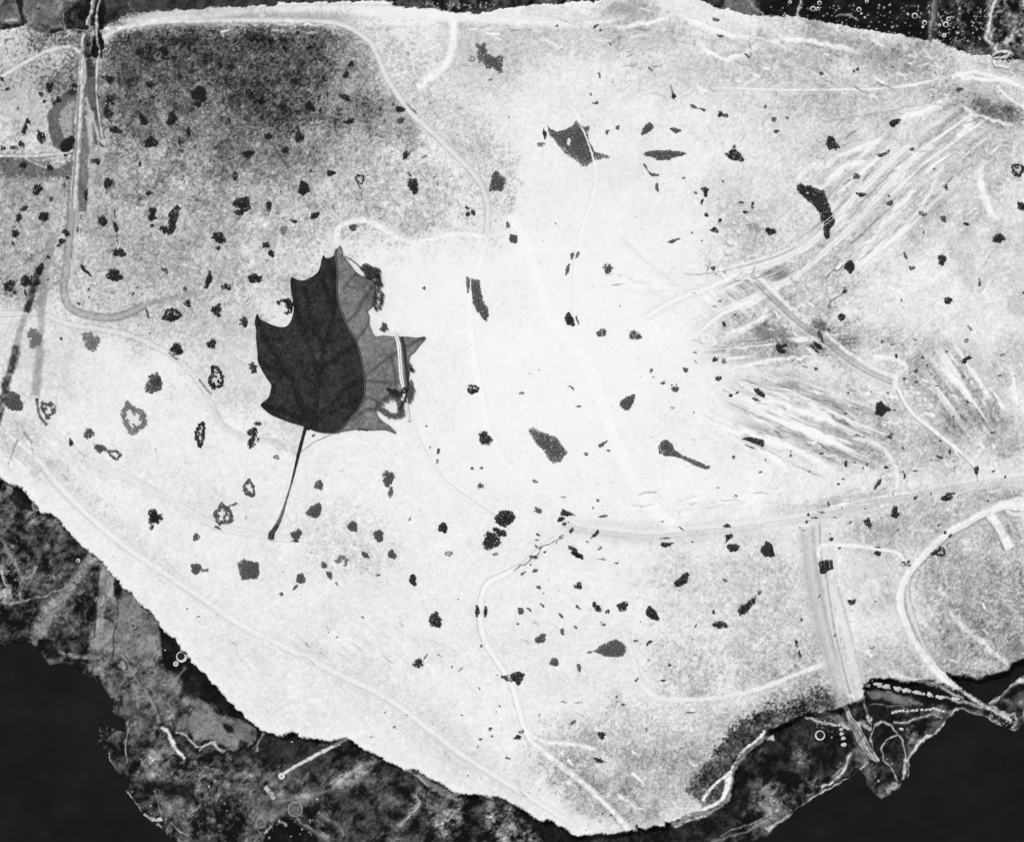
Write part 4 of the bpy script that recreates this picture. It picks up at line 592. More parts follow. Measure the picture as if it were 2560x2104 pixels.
def thicket(pts, kind, seed, cut=None, up=0.0, name='scrub_thicket'):
    """pts: footprint; kind: letter tone + fill. B black, G grey, L pale; then s solid, p speckled, r ring, o open"""
    xs = np.array([p[0] for p in pts]); ys = np.array([p[1] for p in pts]); cx, cy = xs.mean(), ys.mean()
    rad = math.sqrt(max((xs.max()-xs.min())*(ys.max()-ys.min()), 4)) / 2
    sp = 1.25 if rad < 24 else 1.6; pad = 3
    gx, gy = np.meshgrid(np.arange(xs.min()-pad, xs.max()+pad, sp), np.arange(ys.min()-pad, ys.max()+pad, sp))
    r = np.random.RandomState(seed); gx = gx.ravel() + r.uniform(-.7, .7, gx.size)*sp; gy = gy.ravel() + r.uniform(-.7, .7, gy.size)*sp
    wm = min(rad*.5, 5 if kind[1] == 's' else 8); wx = gx + (fbm(gx, gy, 5, 3, seed) - .5)*wm; wy = gy + (fbm(gx, gy, 5, 3, seed+9) - .5)*wm
    ins = inside(pts, wx, wy); d = segd_pts(wx, wy, list(pts) + [pts[0]]); d = np.where(ins, d, -d)
    fine = fbm(gx, gy, 4.2, 2, seed+3); t, f = kind[0], kind[1]
    if f == 's': keep = (d > 0) & (fine > .16)
    elif f == 'p': keep = (d > -.5) & (fbm(gx, gy, 5, 3, seed+5) + np.minimum(d*.04, .16) > .40) & (vnoise(gx/2.6, gy/2.6, seed+4) > .16) | (d > -2.6) & (d <= -.5) & (fine > .62)
    elif f == 'o': keep = (d > 0) & (fbm(gx, gy, 8, 3, seed+5) > .53)
    else:
        rr = np.where(d < max(rad*.34, 3.0), 1, 0); keep = (d > 0) & ((rr > 0) & (fbm(gx, gy, 8, 3, seed+5) > .27) | (fbm(gx, gy, 5, 2, seed+6) > .62))
    if cut:
        for ln, hw in cut: keep &= segd_pts(gx, gy, ln) > hw
    gx, gy, d = gx[keep], gy[keep], d[keep]
    if not cut and 3 < len(gx) < 2600:            # keep one connected clump
        lab = np.arange(len(gx)); A = np.hypot(gx[:, None] - gx, gy[:, None] - gy) < (2.6 if f != 'o' else 3.4)
        for _ in range(60):
            nl = np.where(A, lab[None, :], 10**6).min(1)
            nl = nl[nl]
            if (nl == lab).all(): break
            lab = nl
        b = np.bincount(lab).argmax(); m = lab == b
        if m.sum() > len(gx)*.35: gx, gy, d = gx[m], gy[m], d[m]
    if len(gx) < 3: gx = cx + r.uniform(-1, 1, 5)*rad*.5; gy = cy + r.uniform(-1, 1, 5)*rad*.5; d = np.ones(5)
    zb = hz(cx, cy); hmax = np.clip(rad*S*.35, .25, 1.3)
    zb = np.full(len(gx), zb - .15 + up); h = (.15 + hmax*np.sqrt(np.clip(d/ max(rad*.6, 2), 0, 1))*r.uniform(.45, 1, len(gx)))
    V, F = tufts(gx, gy, zb, h, sp*2.3, seed)
    V2, F2 = tufts(gx, gy, zb, h*.5, sp*2.0, seed+1)
    V = np.concatenate([V, V2]); F = np.concatenate([F, F2 + 4*len(gx)])
    x0, y0 = WX(cx), WY(cy); z0 = float(zb[0]); V = V - np.array([x0, y0, z0])
    o = mesh_obj(name, V, F, M_thick[t]); o.location = (x0, y0, z0); o['px'] = float(cx); o['py'] = float(cy); o['rad'] = float(rad); return o
def ell(cx, cy, rx, ry, ang, seed, z=3.3):
    r = random.Random(seed); n = 22; a = math.radians(ang); out = []
    p1, p2, p3 = r.uniform(0, 6), r.uniform(0, 6), r.uniform(0, 6)
    for k in range(n):
        t = 2*math.pi*k/n; m = 1 + .10*math.sin(2*t+p1) + .12*math.sin(3*t+p2) + .07*math.sin(5*t+p3) + r.uniform(-.07, .07)
        u, v = rx*m*math.cos(t), ry*m*math.sin(t); out.append((cx + u*math.cos(a) - v*math.sin(a), cy + u*math.sin(a) + v*math.cos(a)))
    return out
THK = """
00|410,715,28,40,0,Bp;340,775,20,20,0,Bp;365,835,12,14,0,Bp;150,897,12,9,0,Bp;65,735,18,10,0,Bp;20,655,25,12,50,Bp;230,1000,35,15,70,Bp;205,1070,50,18,100,Bp;175,1190,30,22,60,Bp;340,1130,60,32,65,Bp;115,1220,26,14,0,Bp;30,1225,26,12,0,Bp;620,708,25,18,0,Bp;595,765,34,24,-20,Bp;480,825,30,20,90,Bs;440,845,26,12,80,Bp;540,1283,18,12,0,Bs;410,1385,26,24,0,Bs;190,1360,30,28,0,Bp;555,1465,15,11,30,Bs;530,1525,24,12,90,Gs;310,1565,44,42,0,Bp;420,1640,28,14,90,Bp;200,1720,34,15,-20,Bp;60,335,24,20,-30,Lo;1145,435,28,26,0,Bp;1350,420,44,28,35,Bs;1435,475,24,20,0,Bp;1580,365,26,22,0,Bp;1900,555,38,20,-30,Bp;905,655,38,30,30,Bs;850,637,10,10,0,Bs;1240,700,30,24,0,Bp;1480,630,24,14,90,Bp;1640,775,85,60,10,Bp;1630,860,40,30,0,Bp;950,1070,50,30,20,Bp;1180,990,52,30,65,Bp;1415,985,66,34,-75,Bp;1245,1175,52,48,0,Bp;1555,1095,46,18,90,Bp;1480,1175,36,13,80,Bp;1500,1243,20,12,0,Bp;2050,1270,60,32,-25,Bp;1155,1350,20,12,90,Bp;895,1510,45,38,-20,Bp;1230,1590,28,20,0,Bp;2000,1680,72,62,0,Bp;1940,1450,35,26,90,Bo;800,1330,28,26,0,Bs;835,1195,27,13,40,Gs;710,1600,50,18,100,Bp;1460,1720,28,18,0,Bp;1245,1725,16,11,0,Bs;650,265,20,14,0,Bo;310,58,13,13,0,Bp;760,1330,12,20,0,Bp
10|225,330,34,22,10,Bs;340,270,16,12,90,Bp;790,530,30,28,0,Bp;740,620,38,20,-55,Bs;325,665,40,20,30,Bp;20,690,24,20,0,Bp;445,880,46,34,50,Bs;520,810,30,12,105,Bp;588,780,32,9,80,Bp;630,825,15,8,0,Bp;735,805,46,22,20,Bp;545,910,28,25,0,Bo;770,1000,46,24,-10,Bs;1185,905,36,26,0,Bp;1190,1000,34,34,0,Go;1135,860,26,8,110,Bp;360,1130,44,36,100,Bp;100,1125,34,26,20,Bp;240,1240,36,24,-15,Bp;210,890,64,40,-20,Bo;470,1410,28,22,0,Bo;620,1428,38,24,0,Bs;393,1555,58,46,80,Bs;856,1480,46,44,0,Br;855,1540,18,7,70,Bs;1240,1275,44,24,-50,Bp;1297,1530,72,40,80,Bp;1262,1438,30,9,40,Bs;500,1250,13,8,-30,Bs;1560,1350,22,16,90,Go;1385,1295,24,6,-20,Gs;105,1700,38,26,80,Bp;1740,1715,24,11,20,Bp;1930,658,14,9,0,Gp;1440,848,7,7,0,Bs;2088,964,8,8,0,Bs;1460,1460,20,14,0,Bo;1490,1510,24,10,60,Go
20|270,1105,44,14,78,Bs;800,1090,36,20,-15,Go;870,1050,22,18,0,Go;1115,1062,60,34,-45,Gs;1350,1075,44,20,15,Gs;1500,880,38,13,35,Gs;1570,905,36,9,25,Gs;1718,945,24,22,0,Bs;1765,955,24,16,0,Gr;1838,1285,82,38,15,Bp;1835,1212,20,11,90,Bp;1200,1558,46,15,78,Gp;1592,1570,33,26,0,Bs;1597,1605,24,14,100,Bs;1568,1665,22,12,100,Bs;1515,1595,13,11,0,Gp;720,615,24,10,75,Gp;650,780,14,8,100,Gs;690,850,24,14,-10,Gp;730,253,9,10,0,Bs;410,407,18,5,30,Gs;1940,460,38,7,40,Bs;1415,1470,15,9,10,Gs;1890,1670,20,9,0,Bp;1740,1495,12,9,40,Gs;1985,1690,30,14,90,Bp;2090,885,18,10,90,Bp;820,375,30,6,50,Gp;1140,570,28,7,45,Go;400,210,40,14,0,Go;680,225,40,12,-30,Go;1670,160,50,14,20,Go;1730,310,46,18,30,Go;820,1310,0,0,0,Gs;250,1200,50,26,20,Lo
30|48,985,24,19,0,Gs;155,972,12,8,0,Gp;70,1085,20,14,0,Bp;738,572,18,11,-30,Bs;712,590,10,7,0,Bp;1028,552,20,8,-10,Gp;1045,1012,48,30,-15,Br;1035,1025,22,20,0,Bs;1188,1230,20,15,0,Gs;935,1280,28,13,-15,Bp;985,1255,34,8,-35,Bp;730,1455,26,25,0,Gs;640,1545,24,12,-10,Go;770,1603,50,16,5,Bs;995,1618,10,10,0,Bs;1008,1675,26,22,-20,Gs;1470,1545,26,14,75,Bp;1375,1388,34,14,0,Go;2060,1400,58,50,80,Br;2085,1700,30,34,0,Bp;640,1408,6,6,0,Bs;450,600,30,16,-30,Go;1580,740,30,20,0,Go
01|155,60,42,22,95,Bp;125,190,42,28,100,Bp;110,275,30,8,70,Bp;360,52,48,38,0,Bs;845,80,40,38,0,Bp;955,135,40,20,82,Bs;963,205,14,6,90,Bs;970,262,32,5,75,Bs;985,350,52,36,0,Bp;945,25,40,6,90,Bs;1258,50,38,34,80,Bs;1258,0,30,24,0,Bp;1255,125,18,13,0,Bs;1425,80,95,44,-80,Bp;1365,160,40,32,0,Bp;1805,222,54,44,20,Bp;1800,310,24,20,-30,Bs;1970,18,44,26,0,Bs;548,185,36,22,45,Bp;510,255,28,26,0,Bs;482,290,13,12,0,Bs;330,485,50,28,-75,Bs;305,595,30,24,0,Bs;215,578,56,44,100,Bp;75,620,54,40,-20,Bp;120,675,16,14,0,Bs;210,680,26,9,65,Bs;705,495,66,15,45,Bs;940,535,60,50,0,Bp;1718,580,66,26,-68,Bs;1725,515,26,14,-60,Bp;1870,630,34,28,0,Bp;2085,560,40,38,0,Bs;1520,650,18,13,80,Bp;1545,768,36,28,0,Bp;1785,820,46,42,0,Bp;1800,868,30,12,0,Bo;1415,862,78,56,0,Br;1420,880,48,36,0,Bp;2005,920,40,34,0,Bp;1745,1100,42,38,0,Bp;1460,1142,54,46,30,Bp;1485,1165,30,22,0,Bs;1237,1010,9,8,0,Bs;735,648,16,10,-50,Bs;735,715,9,9,0,Gs;650,768,14,12,0,Bs;1130,633,9,8,0,Bs;1100,685,18,9,-60,Bs;1345,612,7,7,0,Bs;506,1058,15,12,60,Bs;282,1058,82,58,80,Lp;748,1075,78,70,80,Lp;1270,1430,88,64,-60,Gp;1290,1420,40,36,0,Bp;1782,1385,92,72,80,Br;2090,1300,42,32,90,Bp;395,1640,76,56,70,Gr;110,1575,84,72,80,Gs;1215,845,44,10,75,Gs;90,705,10,10,0,Gs;640,160,26,8,-80,Bs;60,1660,1,1,0,Gs;1345,500,50,28,20,Go;400,560,16,30,0,Bo;420,380,40,60,20,Bo
11|490,40,36,26,-30,Bs;465,62,18,12,0,Bp;310,88,30,15,10,Bs;232,160,34,33,0,Lp;85,285,30,26,0,Bp;125,357,37,22,60,Bs;20,565,30,32,0,Bs;240,800,76,66,0,Bo;275,770,44,46,-30,Bp;800,140,33,26,0,Gs;2078,118,30,14,75,Gs;2107,230,20,30,0,Gs;1057,965,30,28,0,Bp;1385,640,15,13,0,Gs;945,505,84,56,15,Bs;1012,580,62,26,75,Bs;1010,730,112,34,97,Br;1295,1262,74,34,95,Bo;1275,1290,30,14,90,Bp;1278,1495,88,26,92,Gs;1115,1615,112,100,0,Gr;1150,1510,60,30,30,Bp;1230,1480,30,26,0,Bp;1788,1472,48,42,50,Br;1790,1485,24,22,0,Bs;1200,1620,90,14,110,Bp;1740,30,30,18,-20,Bo;1790,20,26,18,60,Bp;900,1800,50,12,0,Bp;420,1810,40,26,50,Bo;470,1850,16,20,0,Bo
21|15,235,36,30,70,Gs;495,375,34,13,-82,Gs;541,365,30,11,-65,Gs;460,485,48,17,-68,Gs;793,475,40,38,0,Gp;475,902,62,34,72,Bs;537,902,42,8,75,Gs;740,1007,38,35,0,Gs;1005,1028,40,36,20,Gp;1042,1045,24,26,0,Gs;1605,38,20,15,30,Bs;1712,82,17,15,-40,Bs;1670,160,30,24,-20,Bp;1485,183,11,8,0,Gs;1328,252,44,12,-22,Gs;1378,235,14,7,-60,Gs;1566,250,9,5,-30,Bs;1925,15,26,12,10,Bs;1660,478,20,20,60,Gs;1682,525,9,6,0,Gs;1715,747,15,7,-15,Bs;1510,1172,14,8,0,Gs;1515,1247,16,5,50,Gs;1675,1228,27,18,0,Bs;1705,1385,31,17,-15,Bs;1432,1315,25,20,20,Gs;1150,1315,24,14,95,Gp;1168,1375,9,6,0,Gs;1243,1422,18,15,0,Gp;1347,1474,36,22,0,Gs;1320,1440,8,8,0,Gs;1355,1437,8,8,0,Gs;500,1467,22,8,50,Gs;480,1452,24,5,10,Gs;85,1505,15,12,0,Gp;550,1615,26,7,5,Gs;235,1325,22,12,20,Go;145,1345,12,10,0,Lo;350,110,28,9,10,Lo;1805,1525,17,14,0,Bs;1858,1503,20,9,-25,Bs;2012,1558,38,11,20,Bs;1840,860,12,9,-30,Bs;1750,940,22,14,60,Bp;1500,1665,14,5,-30,Gs;890,790,11,4,30,Gs;1745,1240,22,26,0,Lo;1955,130,26,20,0,Go;1325,1627,22,6,10,Lo
31|20,172,42,32,10,Bs;1275,28,34,22,15,Gp;1445,68,30,22,15,Gs;1638,112,23,16,20,Bs;1905,227,46,36,0,Bp;1135,375,30,15,60,Gs;1187,478,18,18,0,Gp;1435,408,42,38,80,Bs;1745,595,32,12,88,Gs;1485,742,30,30,0,Bs;608,880,34,27,85,Bs;2110,680,9,12,0,Bs;1662,962,22,10,50,Gp;1675,985,20,8,0,Go;1635,1072,19,18,0,Gr;1024,1104,14,10,0,Bs;1058,1197,18,13,80,Bs;1275,1212,15,12,0,Bs;1212,1068,15,5,5,Bs;120,1162,28,20,0,Bs;410,1115,40,20,42,Bs;385,1145,42,8,42,Bs;1125,1388,17,8,-15,Bs;1222,1415,21,10,0,Gp;1612,1372,10,9,0,Bs;1915,1362,23,6,-5,Bs;1390,1447,24,4,0,Bs;663,1505,10,9,0,Bs;852,1497,7,6,0,Bs;990,1503,9,8,0,Bs;640,1675,13,9,0,Bs;770,1633,7,6,0,Bs;1285,180,13,8,90,Gs;1650,1580,19,6,30,Bs;1100,740,12,10,90,Lo;1315,1280,13,10,0,Gp;1475,1165,13,8,-30,Gp;1930,1190,24,10,-15,Lo;1530,1700,11,8,0,Gs;560,490,12,7,90,Bp;640,655,30,22,-30,Bo;400,1030,66,44,30,Go;945,1080,22,12,0,Gp;640,460,1,1,0,Bs;2035,1365,14,4,0,Gs;1660,1400,14,6,70,Bs;1725,1640,18,5,-40,Bs;1040,1645,12,8,30,Bs;1220,1325,16,18,0,Go;390,1305,34,14,0,Go;310,1290,34,10,0,Lo
02|735,105,48,40,-45,Gp;828,225,52,30,20,Gp;945,275,56,42,20,Gr;1650,110,98,46,92,Br;1100,-20,150,92,62,Lr;587,178,30,20,70,Bs;1275,790,62,56,0,Bp;1268,790,34,36,0,Bs;1255,870,16,22,0,Bp;1842,775,92,74,85,Gr;1925,690,46,12,-25,Gp;2055,555,78,48,85,Gr;1620,957,30,28,0,Gs;1617,1215,46,42,0,Gs;1270,235,22,10,20,Go;1543,1550,8,8,0,Bs;1640,1611,11,7,0,Bs;2085,90,50,34,0,Bp;2075,170,60,24,110,Bp;1795,880,34,9,28,Gs;2030,800,22,16,0,Lo;1690,1240,30,24,0,Lo;2000,1440,0,0,0,Bs
12|170,298,21,18,0,Gr;518,530,44,36,80,Gp;485,740,66,54,-20,Gs;335,935,46,42,0,Gs;320,990,40,8,5,Bs;800,870,50,38,85,Gs;1010,945,48,44,50,Gs;900,1105,38,22,28,Gs;1120,1100,38,33,20,Gs;560,1190,28,24,70,Gp;605,1270,32,24,50,Gp;370,1300,48,36,100,Gs;325,1370,32,11,-52,Gs;210,1425,20,16,0,Gp;665,1340,20,10,60,Lo;1090,475,72,46,85,Gp;1110,585,46,18,88,Gp;1890,142,60,50,30,Bp;1505,245,28,12,-82,Bs;1495,330,18,11,90,Gp;1437,215,10,6,90,Gs;1403,40,9,7,0,Gs;1785,390,15,12,0,Gs;1860,388,15,10,0,Gs;1853,535,26,20,0,Gp;1545,880,44,38,40,Bs;1940,990,84,66,-70,Bp;2010,915,58,30,25,Bs;1590,1092,30,24,0,Lr;1990,1102,38,22,0,Lo;1293,1312,46,32,75,Bs;1480,1640,68,46,80,Bp;1825,1568,52,17,92,Bs;1893,1570,46,16,92,Bs;880,1617,13,7,30,Gs;1668,1467,6,5,0,Bs;1270,805,20,10,-60,Lo;755,1145,14,10,0,Gp;1000,1275,20,7,-40,Gp;15,150,10,16,0,Bp;15,20,30,20,0,Bp;-5,90,10,20,0,Bp;220,1240,16,10,-50,Lo;700,1150,60,40,0,Lo
22|745,192,44,13,-36,Gs;612,273,22,14,0,Gs;797,243,15,9,10,Gs;190,493,24,9,10,Gp;215,738,34,22,35,Gp;405,808,34,18,-15,Bs;430,848,16,15,0,Bs;465,833,8,6,0,Bs;748,785,40,9,-10,Gs;708,655,16,11,50,Gs;670,717,9,8,0,Gs;425,628,24,5,5,Gs;490,905,28,14,-60,Bp;690,930,48,13,-42,Bp;215,962,26,24,0,Go;215,938,20,9,20,Bs;395,960,42,6,-35,Bp;365,1000,8,6,0,Bs;530,1090,68,26,40,Bp;545,1105,36,22,20,Bs;1270,965,48,5,0,Bs;1395,885,27,6,35,Bs;1775,863,28,18,-10,Bs;1825,1045,54,32,-10,Bs;2112,1060,72,48,78,Bs;1405,1310,72,38,-42,Bs;545,1357,30,28,0,Bp;910,1530,48,38,0,Bp;700,1535,48,26,50,Bp;800,1575,34,14,10,Bp;1155,1590,62,42,50,Bs;1930,1535,92,34,-38,Bp;2005,1460,36,6,-65,Bs;1715,1680,62,34,0,Bp;190,1232,21,18,0,Gs;90,1255,30,8,-28,Gp;220,1370,19,16,0,Gs;70,1565,30,26,90,Gs;140,1552,30,8,35,Gs;250,1520,30,9,45,Gs;405,1605,26,12,38,Gs;525,1700,15,12,0,Gs;415,1722,18,14,80,Gs;860,1172,14,8,0,Bp;545,1535,28,9,40,Bp;755,1675,22,9,30,Bp;1490,997,15,7,0,Bs;1060,1655,9,6,-30,Bs;1515,1690,15,9,-70,Gs;155,1185,11,6,-50,Bs;50,1675,13,9,0,Gp;1828,297,17,12,80,Gs;1845,615,19,9,20,Gp;1695,550,14,4,0,Gs;2050,420,16,8,-20,Bs;720,1050,18,8,-30,Bp;1760,1315,24,8,30,Gp;1665,1570,16,20,0,Bo;1240,828,11,9,0,Gp;150,1120,30,8,-10,Bo;195,1125,14,12,0,Bp;200,1030,14,10,60,Bp;230,1045,10,8,0,Bp;270,1080,13,7,-30,Bs;2090,320,10,6,-50,Bs;260,1420,8,8,0,Gs;740,1140,30,5,0,Bp;620,995,10,7,40,Bs;2040,1410,20,20,0,Go
32|998,132,30,10,25,Bs;1020,112,18,8,-10,Bs;1498,252,24,13,88,Bs;1415,298,28,11,15,Bs;1347,325,16,5,-35,Bs;1720,405,35,20,80,Bs;1417,162,13,9,20,Bs;1132,87,10,6,0,Bs;1860,412,15,9,-30,Bs;1957,460,14,8,-80,Bs;1850,97,22,9,-20,Bs;642,352,28,13,90,Bs;977,382,25,11,0,Bs;1215,410,20,6,0,Bs;1105,420,19,5,5,Bs;443,268,20,8,-5,Bs;187,288,14,9,70,Bp;340,417,14,4,-15,Bs;910,510,38,18,-60,Bs;882,550,18,8,-50,Bs;582,520,15,9,10,Bs;620,478,11,6,-20,Bs;1475,635,50,22,-15,Bs;1490,605,24,16,0,Bp;1527,597,26,7,5,Bs;1215,632,16,12,-30,Bp;1047,757,48,32,-75,Bs;1045,705,10,7,0,Bs;828,838,44,28,80,Bp;675,835,14,10,80,Gp;522,972,22,16,0,Bs;510,930,12,5,40,Bs;905,1040,28,8,0,Bs;905,1092,28,22,0,Bs;886,1488,9,7,0,Gs;1430,1080,44,38,60,Br;1372,1085,32,16,-25,Bp;1462,918,16,12,-40,Bs;1502,945,20,9,-45,Bs;1150,1172,50,20,0,Bo;1030,608,13,6,90,Bs;277,1638,18,8,95,Bs;1812,658,14,10,0,Gs;333,770,14,11,0,Br;430,752,36,8,5,Bp;382,798,36,6,-4,Bs;318,832,14,9,-60,Bp;265,877,10,5,0,Bs;300,902,10,5,20,Bs;720,342,10,7,0,Bs;818,360,13,8,80,Bs;785,388,12,7,60,Bs;1537,385,10,7,0,Bs;790,130,12,6,60,Bp;740,118,14,8,20,Bp;1110,222,14,8,90,Bp;1125,450,22,10,90,Bp;800,722,16,4,0,Bs;500,690,22,5,85,Bp;607,712,12,4,90,Bs;1345,600,14,5,90,Bs;690,1560,30,8,90,Bo;555,795,50,6,0,Bo;120,1060,20,8,60,Bo;1410,860,14,10,0,Go;1068,898,14,5,-20,Gs;190,250,10,7,0,Bs;925,292,9,6,0,Bs;1750,22,9,7,0,Gs;425,1440,30,4,-50,Bs;590,1050,16,8,0,Bo
13|1340,262,44,32,0,Bp;1402,205,28,5,-50,Bs;1858,117,13,10,80,Gs;1617,290,10,9,0,Gs;1935,802,18,15,0,Gs;1945,862,12,9,0,Gs;1853,888,14,11,0,Gs;2075,1042,20,12,20,Gs;1840,470,16,5,55,Gs;1700,690,13,4,5,Gs;600,6,10,6,0,Gs;668,46,6,8,0,Gs;543,178,6,5,0,Bs;950,867,15,4,0,Gs;1242,688,6,6,0,Bs;1983,660,8,6,40,Bs;1752,1187,6,5,0,Bs;1062,666,7,6,0,Gs;1685,315,20,5,-55,Lp;1520,192,18,5,20,Gp;1145,785,30,16,20,Lo;1830,950,14,4,-55,Gs;2012,615,10,7,80,Gs
23|238,58,50,36,-35,Gs;415,12,19,14,60,Gs;350,252,42,30,10,Gs;553,298,34,16,82,Gs;82,828,18,13,-20,Gp;503,750,27,11,-38,Gs;915,603,20,10,-20,Gs;858,540,20,11,-30,Go;865,578,9,6,0,Gs;1248,403,22,9,-10,Bs;1300,275,14,12,0,Bs;1118,100,20,10,-60,Bs;1145,82,20,12,-10,Bs;1022,75,20,9,-10,Bp;1477,667,46,6,0,Bs;425,582,30,6,5,Gp;227,686,10,7,-50,Gp;820,740,14,5,100,Gs;745,1497,9,7,0,Bs;820,1510,13,8,80,Bs;1232,1092,6,6,0,Bs;428,407,5,5,0,Bs;1032,392,28,6,-40,Bp;640,170,22,6,0,Bp;775,670,12,5,60,Gp;1110,810,16,5,80,Gp;1395,960,9,6,0,Gs;1120,238,13,6,0,Gp;1490,65,8,8,0,Bs;550,585,30,4,0,Lp;780,625,8,5,0,Gs
33|235,100,40,9,82,Bp;262,180,30,10,75,Bp;550,33,12,7,90,Bs;850,135,10,7,0,Bp;875,127,7,6,0,Bs;75,500,1,1,0,Bs
"""
tm = [((1443,0),1)]
cut_ray = [(T(2,0,[(525,960),(560,1040),(600,1110),(640,1220),(672,1340)]), 1.5), (T(2,0,[(545,985),(582,1050),(612,1130),(650,1230),(684,1340)]), 1.4), (T(2,0,[(470,1150),(466,1185)]), 4.5)]
cutW = [(O([(990,540),(975,590),(968,640)]), 0)]
